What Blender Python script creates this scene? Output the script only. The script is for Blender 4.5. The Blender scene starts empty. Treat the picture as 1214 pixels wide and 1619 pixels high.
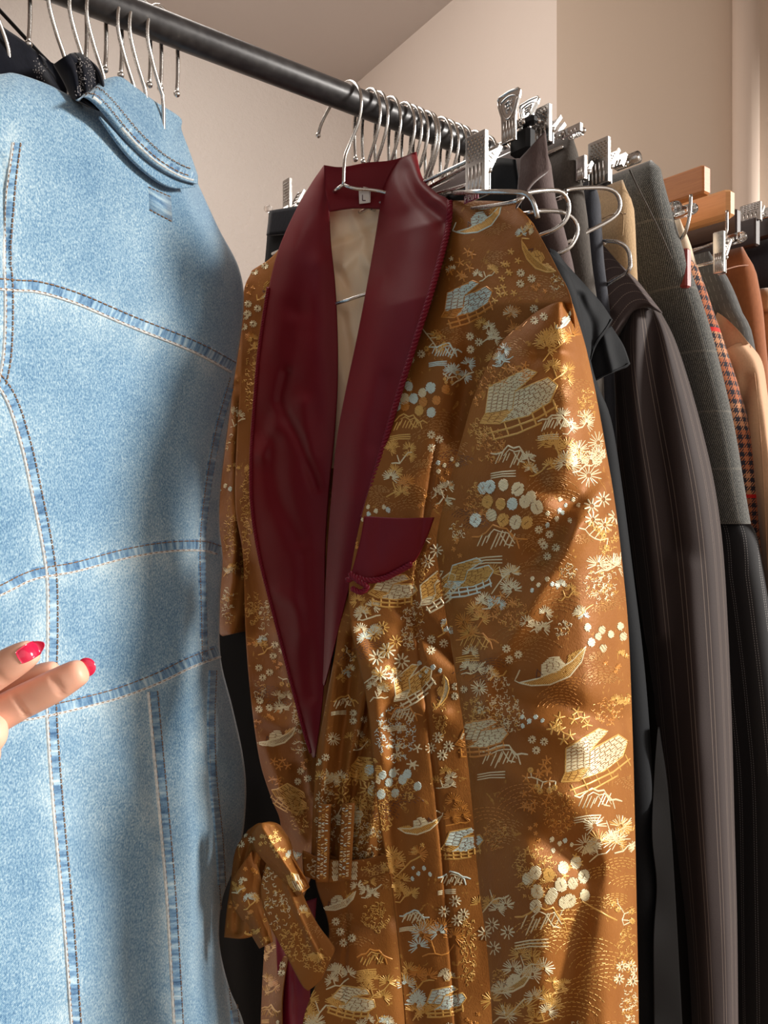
import bpy, math, random
import numpy as np
from mathutils import Vector, noise
from mathutils.bvhtree import BVHTree
R = random.Random(7)
sc = bpy.context.scene
C = sc.collection
EYE, F, CX, CY, RH = 1.4, 1300.0, 607.0, 809.5, 0.45

# ---------------------------------------------------------------- camera, light
cam = bpy.data.objects.new('camera', bpy.data.cameras.new('camera')); C.objects.link(cam)
cam.location = (0, 0, EYE); cam.rotation_euler = (math.pi/2, 0, 0)
cam.data.sensor_fit = 'VERTICAL'; cam.data.sensor_height = 36; cam.data.lens = F/1619*36
cam.data.clip_start = 0.02
sc.camera = cam
sc.view_settings.view_transform = 'Standard'; sc.view_settings.look = 'None'
sc.view_settings.gamma = 1; sc.view_settings.use_curve_mapping = False
sc.view_settings.exposure = 0.14

SUN_DIR = Vector((.955, -.155, .27)).normalized()
sl = bpy.data.lights.new('sun', 'SUN'); sl.energy = 5.0; sl.angle = math.radians(12); sl.color = (1, .96, .90)
so = bpy.data.objects.new('sun', sl); C.objects.link(so)
so.rotation_euler = SUN_DIR.to_track_quat('Z', 'Y').to_euler(); so.location = (1.5, -1.5, 2.4)
# daylight from the window side, left behind the camera
al = bpy.data.lights.new('window_daylight', 'AREA'); al.shape = 'RECTANGLE'; al.size = 1.1; al.size_y = 1.5
al.energy = 2.2; al.color = (.86, .93, 1.0)
ao = bpy.data.objects.new('window_daylight', al); C.objects.link(ao)
ao.location = (-0.2, -1.3, 1.9)
ao.rotation_euler = (Vector((-0.2, -1.3, 1.9))-Vector((-.25, .7, 1.4))).to_track_quat('Z', 'Y').to_euler()

# added fill lamp under the ceiling, no real fixture, brightens the walls
bl_ = bpy.data.lights.new('wall_fill_light', 'AREA'); bl_.shape = 'RECTANGLE'; bl_.size = .5; bl_.size_y = .9; bl_.energy = 10; bl_.color = (1, .93, .86)
bo_ = bpy.data.objects.new('wall_fill_light', bl_); C.objects.link(bo_); bo_.location = (-.35, 1.25, 2.55)
bo_.rotation_euler = Vector((-.25, -.45, .8)).to_track_quat('Z', 'Y').to_euler()

w = bpy.data.worlds.new('World'); sc.world = w; w.use_nodes = True
nt = w.node_tree; nt.nodes.clear()
def wn(t, **k):
    n = nt.nodes.new(t)
    for a, b in k.items(): setattr(n, a, b)
    return n
tc = wn('ShaderNodeTexCoord'); vm = wn('ShaderNodeVectorMath', operation='DOT_PRODUCT')
vm.inputs[1].default_value = (.85, -.42, .3)
nt.links.new(tc.outputs['Generated'], vm.inputs[0])
cr_ = wn('ShaderNodeValToRGB'); e = cr_.color_ramp.elements
e[0].position = 0.0; e[0].color = (.30, .225, .17, 1)
e[1].position = 1.0; e[1].color = (1.9, 1.75, 1.6, 1)
m_ = e.new(.6); m_.color = (.62, .50, .41, 1)
nt.links.new(vm.outputs['Value'], cr_.inputs[0])
bg = wn('ShaderNodeBackground'); bg.inputs[1].default_value = .66
nt.links.new(cr_.outputs[0], bg.inputs[0])
wo = wn('ShaderNodeOutputWorld'); nt.links.new(bg.outputs[0], wo.inputs[0])

# ---------------------------------------------------------------- geometry of the place
RD = Vector((.782, .623, 0)); QD = Vector((.623, -.782, 0)); UP = Vector((0, 0, 1))
A0 = .926
def P(px, py, d): return Vector((d*(px-CX)/F, d, EYE+d*(CY-py)/F))
def D(px, w):
    t = (px-CX)/F
    s = (t*(A0-.782*w)-.623*w)/(.782-.623*t)
    return A0+s*.623-w*.782
def rail_s(px):
    t = (px-CX)/F
    return t*A0/(.782-.623*t)
def rail_pt(px):
    s = rail_s(px)
    return Vector((s*.782, A0+s*.623, EYE+RH))
def den(px):
    return .495/(.38-(px-CX)/F)

# ---------------------------------------------------------------- helpers
ORG = {}
def tag(o, label=None, cat=None, group=None, kind=None):
    if label: o['label'] = label
    if cat: o['category'] = cat
    if group: o['group'] = group
    if kind: o['kind'] = kind
    return o
def thing(name, loc, label, cat, group=None):
    o = bpy.data.objects.new(name, None); C.objects.link(o); o.location = loc
    o.empty_display_size = .02
    ORG[o] = Vector(loc)
    return tag(o, label, cat, group)
def mk(name, verts, faces, mats, midx=None, uvs=None, parent=None, smooth=True, attrs=None, label=None):
    org = ORG.get(parent, Vector((0, 0, 0))) if parent else Vector((0, 0, 0))
    me = bpy.data.meshes.new(name)
    me.from_pydata([(v[0]-org[0], v[1]-org[1], v[2]-org[2]) for v in verts], [], faces)
    for m in mats: me.materials.append(m)
    if midx is not None: me.polygons.foreach_set('material_index', midx)
    if smooth is True: me.polygons.foreach_set('use_smooth', [True]*len(faces))
    elif smooth: me.polygons.foreach_set('use_smooth', smooth)
    if uvs is not None:
        ul = me.uv_layers.new(name='UVMap')
        arr = np.array(uvs, dtype=np.float32)
        li = np.zeros(len(me.loops), dtype=np.int32); me.loops.foreach_get('vertex_index', li)
        ul.data.foreach_set('uv', arr[li].ravel())
    if attrs:
        for an, vals in attrs.items():
            at = me.attributes.new(an, 'FLOAT', 'POINT'); at.data.foreach_set('value', vals)
    me.update()
    o = bpy.data.objects.new(name, me); C.objects.link(o)
    ORG[o] = org
    if parent: o.parent = parent
    if label: o['label'] = label
    return o

class MB:
    def __init__(s): s.v = []; s.f = []; s.m = []; s.sm = []
    def add(s, vs, fs, m=0, smooth=True):
        b = len(s.v); s.v += [Vector(v) for v in vs]
        s.f += [tuple(i+b for i in f) for f in fs]; s.m += [m]*len(fs); s.sm += [smooth]*len(fs)
    def box(s, c, ax, ay, az, m=0, bev=0):
        c = Vector(c)
        if bev <= 0:
            vs = [c+ax*i+ay*j+az*k for i in (-1, 1) for j in (-1, 1) for k in (-1, 1)]
            s.add(vs, [(0, 1, 3, 2), (4, 6, 7, 5), (0, 4, 5, 1), (2, 3, 7, 6), (0, 2, 6, 4), (1, 5, 7, 3)], m, False)
        else:
            lx, ly, lz = ax.length, ay.length, az.length
            bx, by, bz = bev/lx, bev/ly, bev/lz
            rings = []
            for k, (sc_, zz) in enumerate(((1, -1), (0, -1+bz), (0, 1-bz), (1, 1))):
                ex, ey = (bx, by) if sc_ else (0, 0)
                pts = [(-1+ex+bx, -1+ey), (1-ex-bx, -1+ey), (1-ex, -1+ey+by), (1-ex, 1-ey-by), (1-ex-bx, 1-ey), (-1+ex+bx, 1-ey), (-1+ex, 1-ey-by), (-1+ex, -1+ey+by)]
                rings.append([c+ax*x+ay*y+az*zz for x, y in pts])
            vs = sum(rings, [])
            fs = [tuple(range(7, -1, -1)), tuple(range(24, 32))]
            for r in range(3):
                for i in range(8):
                    j = (i+1) % 8; fs.append((r*8+i, r*8+j, (r+1)*8+j, (r+1)*8+i))
            s.add(vs, fs, m, False)
    def tube(s, pts, r, n=10, m=0, closed_ends=True):
        pts = [Vector(p) for p in pts]
        rr = r if isinstance(r, (list, tuple)) else [r]*len(pts)
        T = []
        for i in range(len(pts)):
            a = pts[max(0, i-1)]; b = pts[min(len(pts)-1, i+1)]
            T.append((b-a).normalized() if (b-a).length > 1e-9 else Vector((0, 0, 1)))
        nrm = T[0].orthogonal().normalized(); vs = []; fs = []
        for i, p in enumerate(pts):
            nrm = (nrm-T[i]*nrm.dot(T[i]))
            nrm = nrm.normalized() if nrm.length > 1e-6 else T[i].orthogonal().normalized()
            bn = T[i].cross(nrm)
            for k in range(n):
                a = 2*math.pi*k/n
                vs.append(p+(nrm*math.cos(a)+bn*math.sin(a))*rr[i])
        for i in range(len(pts)-1):
            for k in range(n):
                k2 = (k+1) % n
                fs.append((i*n+k, i*n+k2, (i+1)*n+k2, (i+1)*n+k))
        if closed_ends:
            fs.append(tuple(range(n-1, -1, -1))); fs.append(tuple(range((len(pts)-1)*n, len(pts)*n)))
        s.add(vs, fs, m)
    def ball(s, c, r, m=0, n=10, sc3=(1, 1, 1)):
        vs = []; fs = []; c = Vector(c)
        for i in range(n+1):
            th = math.pi*i/n
            for k in range(n*2):
                ph = math.pi*k/n
                vs.append(c+Vector((r*sc3[0]*math.sin(th)*math.cos(ph), r*sc3[1]*math.sin(th)*math.sin(ph), r*sc3[2]*math.cos(th))))
        for i in range(n):
            for k in range(2*n):
                k2 = (k+1) % (2*n); fs.append((i*2*n+k, (i+1)*2*n+k, (i+1)*2*n+k2, i*2*n+k2))
        s.add(vs, fs, m)
    def build(s, name, mats, parent=None, label=None):
        return mk(name, s.v, s.f, mats if isinstance(mats, list) else [mats], s.m, None, parent, s.sm, label=label)

def cr(pts, n):
    """Catmull-Rom through pts, n samples evenly by length"""
    p = np.array(pts, float)
    if len(p) == 2: return p[0]+(p[1]-p[0])*np.linspace(0, 1, n)[:, None]
    q = np.vstack([2*p[0]-p[1], p, 2*p[-1]-p[-2]])
    out = []
    for i in range(1, len(q)-2):
        t = np.linspace(0, 1, 14, endpoint=False)[:, None]
        a, b, c, d = q[i-1], q[i], q[i+1], q[i+2]
        out.append(.5*((2*b)+(c-a)*t+(2*a-5*b+4*c-d)*t**2+(3*b-a-3*c+d)*t**3))
    o = np.vstack(out+[p[-1:]])
    L = np.concatenate([[0], np.cumsum(np.linalg.norm(np.diff(o, axis=0), axis=1))])
    s = np.linspace(0, L[-1], n)
    return np.stack([np.interp(s, L, o[:, k]) for k in range(o.shape[1])], 1)
def vcr(pts, n): return [Vector(x) for x in cr([tuple(p) for p in pts], n)]

def seg_dist(X, Y, poly):
    """distance and side of grid points to a polyline (pixels)"""
    best = np.full(X.shape, 1e9); side = np.zeros(X.shape)
    for (x0, y0), (x1, y1) in zip(poly[:-1], poly[1:]):
        dx, dy = x1-x0, y1-y0; L2 = dx*dx+dy*dy+1e-9
        t = np.clip(((X-x0)*dx+(Y-y0)*dy)/L2, 0, 1)
        d = np.hypot(X-(x0+t*dx), Y-(y0+t*dy))
        s = np.sign((X-x0)*dy-(Y-y0)*dx)
        m = d < best; best = np.where(m, d, best); side = np.where(m, s, side)
    return best, side

def fnoise(X, Y, sc_, seed):
    """smooth value noise on grid"""
    def h(ix, iy):
        v = np.sin(ix*127.1+iy*311.7+seed*74.7)*43758.5453
        return v-np.floor(v)
    x = X*sc_; y = Y*sc_; ix = np.floor(x); iy = np.floor(y); fx = x-ix; fy = y-iy
    fx = fx*fx*(3-2*fx); fy = fy*fy*(3-2*fy)
    return (h(ix, iy)*(1-fx)+h(ix+1, iy)*fx)*(1-fy)+(h(ix, iy+1)*(1-fx)+h(ix+1, iy+1)*fx)*fy-.5

class Surf:
    """cloth patch: Coons patch of four outlines, each with its own depth; front + back skin"""
    def __init__(s, name, L, Rr, T=None, B=None, dl=1, dr=1, bulge=0, bpow=1, creases=(), fn=None,
                 nz=.002, nzs=.012, seed=1, back=.003, backp=.5, nu=60, nv=160, bdir=(.43, .9)):
        s.name = name; s.nu = nu; s.nv = nv
        u = np.linspace(0, 1, nu); v = np.linspace(0, 1, nv)
        Lp = cr(L, nv); Rp = cr(Rr, nv)
        Tp = cr(T, nu) if T else Lp[0]+(Rp[0]-Lp[0])*u[:, None]
        Bp = cr(B, nu) if B else Lp[-1]+(Rp[-1]-Lp[-1])*u[:, None]
        U, V = np.meshgrid(u, v)
        G = np.zeros((nv, nu, 2))
        for k in range(2):
            G[..., k] = (1-V)*Tp[None, :, k]+V*Bp[None, :, k]+(1-U)*Lp[:, None, k]+U*Rp[:, None, k] \
                - ((1-U)*(1-V)*Lp[0, k]+U*(1-V)*Rp[0, k]+(1-U)*V*Lp[-1, k]+U*V*Rp[-1, k])
        X, Y = G[..., 0], G[..., 1]
        def prof(q):
            if callable(q): return q(X, Y)
            if isinstance(q, (list, tuple)):
                a = np.array(q, float); return np.interp(V, np.linspace(0, 1, len(a)), a)
            return np.full(X.shape, float(q))
        a, b = prof(dl), prof(dr)
        d = a*(1-U)+b*U
        d = d-prof(bulge)*np.sin(np.pi*U)**bpow
        for poly, wpx, amp, *kind in creases:
            if len(poly) > 2: poly = [tuple(t) for t in cr(poly, 24)]
            dd, sd = seg_dist(X, Y, poly)
            if kind and kind[0] == 's':   # step fold: cloth drops away on one side
                d = d+amp*np.exp(-(dd/(wpx*2.5))**2)*(.5+.5*np.tanh(sd*dd/wpx))
            else:
                d = d+amp*np.exp(-(dd/wpx)**2)
        if fn: d = d+fn(X, Y, U, V)
        d = d+nz*(fnoise(X, Y*.6, nzs, seed)+.5*fnoise(X, Y*.6, nzs*2.3, seed+3))*2
        s.X, s.Y, s.d = X, Y, d
        W = np.stack([d*(X-CX)/F, d, EYE+d*(CY-Y)/F], -1)
        bt = prof(back)*np.clip(np.sin(np.pi*U), 0, 1)**backp+.0016
        nb = np.clip(V*18, 0, 1)**.5
        bt = .0016+(bt-.0016)*nb
        W2 = W.copy()
        W2[..., 0] += bt*bdir[0]; W2[..., 1] += bt*bdir[1]   # the back skin lies behind the front skin
        # uv in metres
        du = np.linalg.norm(np.diff(W, axis=1), axis=2); dv = np.linalg.norm(np.diff(W, axis=0), axis=2)
        mu = np.concatenate([[0], np.cumsum(du.mean(0))]); mv = np.concatenate([[0], np.cumsum(dv.mean(1))])
        s.uvw, s.uvh = mu[-1], mv[-1]
        uv = np.stack([np.broadcast_to(mu[None, :], X.shape), np.broadcast_to(mv[:, None], X.shape)], -1).reshape(-1, 2)
        n = nu*nv
        s.v = [tuple(x) for x in W.reshape(-1, 3)]+[tuple(x) for x in W2.reshape(-1, 3)]
        s.uv = [tuple(x) for x in uv]*2
        f = []
        for j in range(nv-1):
            for i in range(nu-1):
                k = j*nu+i; f.append((k, k+nu, k+nu+1, k+1))
        s.nfront = len(f)
        for j in range(nv-1):
            for i in range(nu-1):
                k = j*nu+i+n; f.append((k, k+1, k+nu+1, k+nu))
        for i in range(nu-1):
            f.append((i, i+1, i+1+n, i+n)); k = (nv-1)*nu+i; f.append((k+1, k, k+n, k+1+n))
        for j in range(nv-1):
            k = j*nu; f.append((k+nu, k, k+n, k+nu+n)); k = j*nu+nu-1; f.append((k, k+nu, k+nu+n, k+n))
        s.f = f; s.m = [0]*len(f)
        s.attrs = None
    def bvh(s): return BVHTree.FromPolygons([Vector(v) for v in s.v[:s.nu*s.nv]], s.f[:s.nfront])
    def build(s, mats, parent=None, label=None, name=None):
        return mk(name or s.name, s.v, s.f, mats if isinstance(mats, list) else [mats], s.m, s.uv, parent, True, s.attrs, label)

CAMP = Vector((0, 0, EYE))
def ray(bv, px, py):
    d = (P(px, py, 1)-CAMP).normalized()
    loc, nrm, idx, dist = bv.ray_cast(CAMP, d)
    if loc is None: return None
    if nrm.dot(d) > 0: nrm = -nrm
    return loc, nrm, idx
def on(bv, pts, n, lift=0):
    out = []
    for x, y in cr(pts, n):
        h = ray(bv, x, y)
        if h: out.append((h[0]+h[1]*lift, h[1]))
    return out

# ---------------------------------------------------------------- materials
def nmat(name, base=(.5, .5, .5), rough=.6, metal=0, spec=.5, sheen=0, sheen_tint=None, aniso=0, trans=0):
    m = bpy.data.materials.new(name); m.use_nodes = True
    b = m.node_tree.nodes['Principled BSDF']
    b.inputs['Base Color'].default_value = (*base, 1); b.inputs['Roughness'].default_value = rough
    b.inputs['Metallic'].default_value = metal; b.inputs['Specular IOR Level'].default_value = spec
    if sheen:
        b.inputs['Sheen Weight'].default_value = sheen; b.inputs['Sheen Roughness'].default_value = .4
        if sheen_tint: b.inputs['Sheen Tint'].default_value = (*sheen_tint, 1)
    if aniso: b.inputs['Anisotropic'].default_value = aniso
    if trans: b.inputs['Transmission Weight'].default_value = trans
    return m
class NG:
    def __init__(s, m): s.t = m.node_tree; s.b = s.t.nodes['Principled BSDF']
    def n(s, t, **k):
        x = s.t.nodes.new(t)
        for a, b in k.items():
            if a.startswith('i_'): x.inputs[a[2:]].default_value = b
            else: setattr(x, a, b)
        return x
    def l(s, a, b): s.t.links.new(a, b)
    def math(s, op, a, b=None, c=None):
        x = s.n('ShaderNodeMath', operation=op)
        for i, v in enumerate((a, b, c)):
            if v is None: continue
            if isinstance(v, (int, float)): x.inputs[i].default_value = v
            else: s.l(v, x.inputs[i])
        return x.outputs[0]
    def uv(s):
        x = s.n('ShaderNodeUVMap'); sp = s.n('ShaderNodeSeparateXYZ'); s.l(x.outputs[0], sp.inputs[0])
        return x.outputs[0], sp.outputs[0], sp.outputs[1]
    def obj(s): return s.n('ShaderNodeTexCoord').outputs['Object']
    def mapped(s, src, scale):
        x = s.n('ShaderNodeMapping'); x.inputs['Scale'].default_value = scale; s.l(src, x.inputs[0]); return x.outputs[0]
    def noise(s, vec, scale, detail=2, rough=.5):
        x = s.n('ShaderNodeTexNoise'); x.inputs['Scale'].default_value = scale; x.inputs['Detail'].default_value = detail
        x.inputs['Roughness'].default_value = rough; s.l(vec, x.inputs['Vector']); return x.outputs['Fac']
    def ramp(s, fac, stops):
        x = s.n('ShaderNodeValToRGB'); e = x.color_ramp.elements
        e[0].position, e[0].color = stops[0][0], (*stops[0][1], 1); e[1].position, e[1].color = stops[-1][0], (*stops[-1][1], 1)
        for p, c in stops[1:-1]:
            q = e.new(p); q.color = (*c, 1)
        s.l(fac, x.inputs[0]); return x.outputs[0]
    def mix(s, fac, a, b, mode='MIX'):
        x = s.n('ShaderNodeMix', data_type='RGBA', blend_type=mode)
        for sk, v in ((x.inputs[0], fac), (x.inputs[6], a), (x.inputs[7], b)):
            if isinstance(v, (int, float)): sk.default_value = v
            elif isinstance(v, tuple): sk.default_value = (*v, 1)
            else: s.l(v, sk)
        return x.outputs[2]
    def col(s, v): s.l(v, s.b.inputs['Base Color'])
    def bump(s, h, strength=.3, dist=.001):
        x = s.n('ShaderNodeBump'); x.inputs['Strength'].default_value = strength; x.inputs['Distance'].default_value = dist
        s.l(h, x.inputs['Height']); s.l(x.outputs[0], s.b.inputs['Normal'])
def fabric(name, c, rough=.75, sheen=.2, scale=900, amp=.35, bump=.3, spec=.25, big=.15):
    m = nmat(name, c, rough, 0, spec, sheen); g = NG(m); o = g.obj()
    n1 = g.noise(g.mapped(o, (1, 1, .5)), scale, 2); n2 = g.noise(o, 9, 3)
    k = g.math('ADD', g.math('MULTIPLY_ADD', n1, amp*2, 1-amp), g.math('MULTIPLY_ADD', n2, big*2, -big))
    x = g.n('ShaderNodeVectorMath', operation='SCALE'); x.inputs[0].default_value = c; g.l(k, x.inputs['Scale'])
    g.col(x.outputs[0]); g.bump(n1, bump, .0006)
    return m
M = {}
def plaster(name, c, bumpd=.007, sc_=75):
    m = nmat(name, c, .55, 0, .35); g = NG(m); o = g.obj()
    n = g.noise(o, sc_, 4, .6); n2 = g.noise(o, 2.0, 2)
    g.col(g.mix(n2, tuple(x*.94 for x in c), tuple(min(1, x*1.05) for x in c))); g.bump(n, .5, bumpd); return m
M['plaster'] = plaster('textured_plaster', (.80, .75, .71))
M['plaster2'] = plaster('smooth_plaster', (.78, .68, .61), .0012, 40)
M['plaster3'] = plaster('tan_plaster', (.70, .57, .46), .001, 30)
M['ceil'] = plaster('ceiling_paint', (.62, .56, .53), .001, 40)
M['floor'] = plaster('floor_boards', (.25, .17, .11), .001, 12)
M['pipe'] = plaster('painted_pipe', (.74, .60, .50), .0008, 30)
m = nmat('black_steel', (.035, .034, .036), .38, .35, .7); g = NG(m); o = g.obj()
n = g.noise(g.mapped(o, (3, 3, 3)), 40, 4); g.col(g.ramp(n, [(.35, (.035, .033, .035)), (.72, (.055, .052, .052)), (1, (.2, .17, .15))]))
g.l(g.math('MULTIPLY_ADD', n, .3, .22), g.b.inputs['Roughness']); g.bump(n, .15, .0005); M['rail'] = m
m = nmat('chrome', (.66, .645, .63), .2, 1); g = NG(m); n = g.noise(g.obj(), 300, 2); g.l(g.math('MULTIPLY_ADD', n, .15, .1), g.b.inputs['Roughness']); M['chrome'] = m
m = nmat('bright_nickel', (.62, .60, .575), .25, 1); g = NG(m); n = g.noise(g.obj(), 500, 2); g.l(g.math('MULTIPLY_ADD', n, .18, .16), g.b.inputs['Roughness']); M['wire'] = m
M['rubber'] = fabric('black_rubber', (.010, .010, .011), .6, 0, 300, .1, .1, .2)
M['plastic_label'] = fabric('maroon_print', (.20, .035, .06), .5, 0, 400, .1, .1)
m = nmat('clear_plastic', (.95, .95, .95), .06, 0, .5, trans=1); g = NG(m); n = g.noise(g.obj(), 80, 2); g.l(g.math('MULTIPLY_ADD', n, .08, .03), g.b.inputs['Roughness']); m.node_tree.nodes['Principled BSDF'].inputs['IOR'].default_value = 1.45; M['clear'] = m
def wood(name, a, b):
    m = nmat(name, a, .35, 0, .5); g = NG(m); o = g.obj()
    n = g.noise(g.mapped(o, (12, 12, 160)), 3, 4); g.col(g.mix(n, a, b)); g.bump(n, .08, .0004); return m
M['wood_orange'] = wood('orange_wood', (.62, .25, .08), (.42, .14, .045))
M['wood_pale'] = wood('pale_wood', (.72, .38, .16), (.58, .27, .10))
M['wood_dark'] = wood('dark_wood', (.045, .022, .018), (.02, .011, .01))

# denim
def denim(name, pucker=False, edge=False):
    m = nmat(name, (.2, .38, .57), .85, 0, .2, .3); g = NG(m); o = g.obj()
    n1 = g.noise(g.mapped(o, (1, 1, .75)), 700, 3, .65)
    n2 = g.noise(o, 14, 3); n3 = g.noise(g.mapped(o, (1, 1, 1)), 1500, 1)
    uvv, U, V = g.uv()
    tw = g.n('ShaderNodeTexWave', wave_type='BANDS', bands_direction='DIAGONAL'); tw.inputs['Scale'].default_value = 420; tw.inputs['Distortion'].default_value = 1.5
    g.l(o, tw.inputs['Vector'])
    k = g.math('ADD', g.math('MULTIPLY', n1, .78), g.math('ADD', g.math('MULTIPLY', n3, .16), g.math('MULTIPLY', tw.outputs['Fac'], .06)))
    k = g.math('ADD', k, g.math('MULTIPLY_ADD', n2, .22, -.11))
    at = g.n('ShaderNodeAttribute', attribute_name='wear')
    k = g.math('ADD', k, g.math('MULTIPLY', at.outputs['Fac'], .075))
    c = g.ramp(k, [(.28, (.04, .10, .20)), (.43, (.105, .215, .335)), (.54, (.21, .335, .44)), (.70, (.46, .56, .60))])
    if pucker:
        p1 = g.noise(g.mapped(uvv, (1, .25, 1)), 190, 3, .6)
        c = g.ramp(g.math('ADD', g.math('MULTIPLY', p1, .75), g.math('MULTIPLY', k, .28)), [(.36, (.04, .10, .20)), (.49, (.13, .245, .38)), (.60, (.30, .44, .54)), (.74, (.56, .64, .66))])
        g.bump(p1, .8, .0015)
    else:
        g.bump(k, .5, .0009)
    if edge:
        c = g.ramp(g.math('ADD', g.math('MULTIPLY', g.noise(uvv, 300, 2), .6), g.math('MULTIPLY', k, .4)), [(.35, (.36, .42, .46)), (.6, (.68, .68, .64))])
    g.col(c); return m
M['denim'] = denim('washed_denim'); M['denim_seam'] = denim('puckered_denim', True); M['denim_edge'] = denim('worn_denim_edge', False, True)
M['stitch'] = fabric('brown_stitching', (.20, .105, .05), .6, .2, 900, .3)

# robe
def satin(name, c, c2, rough=.33, sheen=.5, spec=.6, aniso=.5):
    m = nmat(name, c, rough, 0, spec, sheen, c2, aniso); g = NG(m); o = g.obj()
    n = g.noise(g.mapped(o, (1, 1, .15)), 900, 2); n2 = g.noise(o, 12, 3)
    g.col(g.mix(g.math('MULTIPLY_ADD', n2, .7, .1), c, c2)); g.bump(n, .12, .0004); return m
M['burgundy'] = satin('burgundy_satin', (.12, .004, .009), (.19, .008, .013), .48, 0, .2, .2)
M['cord'] = satin('burgundy_cord', (.15, .004, .015), (.21, .008, .022), .5, 0, .25)
M['lining'] = satin('cream_lining', (.90, .66, .42), (.95, .76, .54), .5, .1)
M['redlining'] = satin('red_lining', (.22, .006, .03), (.30, .01, .04), .4, .2)
m = nmat('bronze_brocade', (.26, .085, .02), .5, .12, .15, 0, (1, .55, .2)); g = NG(m); o = g.obj()
n = g.noise(g.mapped(o, (1, 1, .3)), 1400, 2); n2 = g.noise(o, 16, 3); n3 = g.noise(o, 420, 3, .7)
c = g.mix(g.math('MULTIPLY_ADD', n2, 1.2, -.1), (.22, .072, .013), (.34, .135, .03))
vor = g.n('ShaderNodeTexNoise'); vor.inputs['Scale'].default_value = 55; vor.inputs['Detail'].default_value = 4; vor.inputs['Distortion'].default_value = 2.5; g.l(o, vor.inputs['Vector'])
msk = g.ramp(g.math('MULTIPLY', vor.outputs['Fac'], g.math('MULTIPLY_ADD', n3, .5, .75)), [(.66, (0, 0, 0)), (.70, (1, 1, 1))])
c = g.mix(g.math('MULTIPLY', msk, .5), c, (.62, .34, .08)); g.col(c)
g.bump(g.math('ADD', g.math('MULTIPLY', n, .5), g.math('ADD', g.math('MULTIPLY', n3, .5), g.math('MULTIPLY', g.noise(o, 60, 3), 1.6))), .35, .0014); M['brocade'] = m
def thread(name, c, metal=.25, rough=.35):
    m = nmat(name, c, rough, metal, .6, .3, c); g = NG(m); n = g.noise(g.obj(), 1500, 2)
    g.col(g.mix(g.math('MULTIPLY_ADD', n, 1.4, -.2), tuple(x*.6 for x in c), tuple(min(1, x*1.25) for x in c))); g.bump(n, .3, .0004); return m
THREADS = [thread('gold_thread', (.74, .42, .10)), thread('pale_gold_thread', (.84, .71, .45), .12), thread('ice_blue_thread', (.66, .76, .68), .08),
           thread('orange_thread', (.66, .27, .045)), thread('wave_thread', (.50, .24, .06)), thread('dark_outline_thread', (.12, .035, .012), .1, .5)]
TI = dict(g=1, c=2, i=3, o=4, w=5, d=6)
BRO = [M['brocade']]+THREADS

# wools
M['black'] = fabric('black_crepe', (.010, .011, .013), .68, .03, 700, .2, .15, .12)
M['blackvelvet'] = fabric('black_velvet', (.007, .008, .013), .85, .25, 300, .4, .3, .08)
M['sequin'] = fabric('silver_bead_trim', (.30, .28, .28), .35, .3, 900, .8, .8, .8)
M['mauve'] = fabric('mauve_wool', (.10, .068, .064), .8, .5, 700, .3, .4)
M['charcoal'] = fabric('dark_brown_wool', (.062, .052, .044), .85, .4, 600, .45, .5)
M['navy'] = fabric('navy_wool', (.028, .030, .040), .75, .3, 600, .3)
M['khaki'] = fabric('khaki_twill', (.42, .28, .15), .8, .5, 800, .35, .5)
M['beige'] = fabric('peach_wool', (.62, .37, .22), .75, .4, 700, .12, .2)
M['cream'] = fabric('cream_cloth', (.72, .58, .43), .75, .3, 700, .15)
M['redleather'] = fabric('dark_red_leather', (.22, .02, .02), .35, 0, 120, .3, .3, .5)
M['rust'] = fabric('rust_suede', (.30, .095, .03), .85, .5, 300, .2, .2)
M['tan'] = fabric('tan_suede', (.42, .21, .09), .85, .4, 300, .2)
M['grey'] = fabric('grey_wool', (.085, .085, .085), .85, .4, 500, .3)
M['slate'] = fabric('dark_taupe_satin', (.006, .0052, .005), .7, .0, 800, .2, .1, .05)
M['tag'] = fabric('white_woven_tag', (.75, .68, .62), .7, .1, 800, .1)
M['tagink'] = fabric('tag_print', (.10, .03, .04), .7, 0, 800, .1)
def stripes(name, base, line, period, offs, width, dash, rough=.75, sheen=.12, swap=False, strength=.8):
    m = nmat(name, base, rough, 0, .25, sheen); g = NG(m); uvv, U, V = g.uv()
    if swap: U, V = V, U
    o = g.obj(); n = g.noise(o, 900, 2); n2 = g.noise(o, 8, 2)
    acc = None
    for of in offs:
        x = g.math('FRACT', g.math('DIVIDE', g.math('ADD', U, of), period))
        x = g.math('LESS_THAN', x, width/period)
        acc = x if acc is None else g.math('MAXIMUM', acc, x)
    dsh = g.math('LESS_THAN', g.math('FRACT', g.math('DIVIDE', V, dash)), .6)
    fac = g.math('MULTIPLY', g.math('MULTIPLY', acc, dsh), strength)
    b = g.mix(g.math('MULTIPLY_ADD', n, .8, .1), tuple(x*.7 for x in base), tuple(x*1.3 for x in base))
    g.col(g.mix(fac, b, line)); g.bump(n, .25, .0005); return m
M['pin'] = stripes('brown_pinstripe_wool', (.034, .023, .022), (.42, .33, .27), .021, (0, .0042), .0006, .0016, strength=.6)
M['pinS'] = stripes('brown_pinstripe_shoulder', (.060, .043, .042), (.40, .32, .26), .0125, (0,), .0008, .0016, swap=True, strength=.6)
M['navypin'] = stripes('navy_pinstripe_wool', (.019, .018, .020), (.36, .34, .34), .020, (0, .003), .0006, .003)
M['greypin'] = stripes('grey_pinstripe_wool', (.075, .074, .072), (.2, .2, .19), .006, (0,), .0005, .01)
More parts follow.
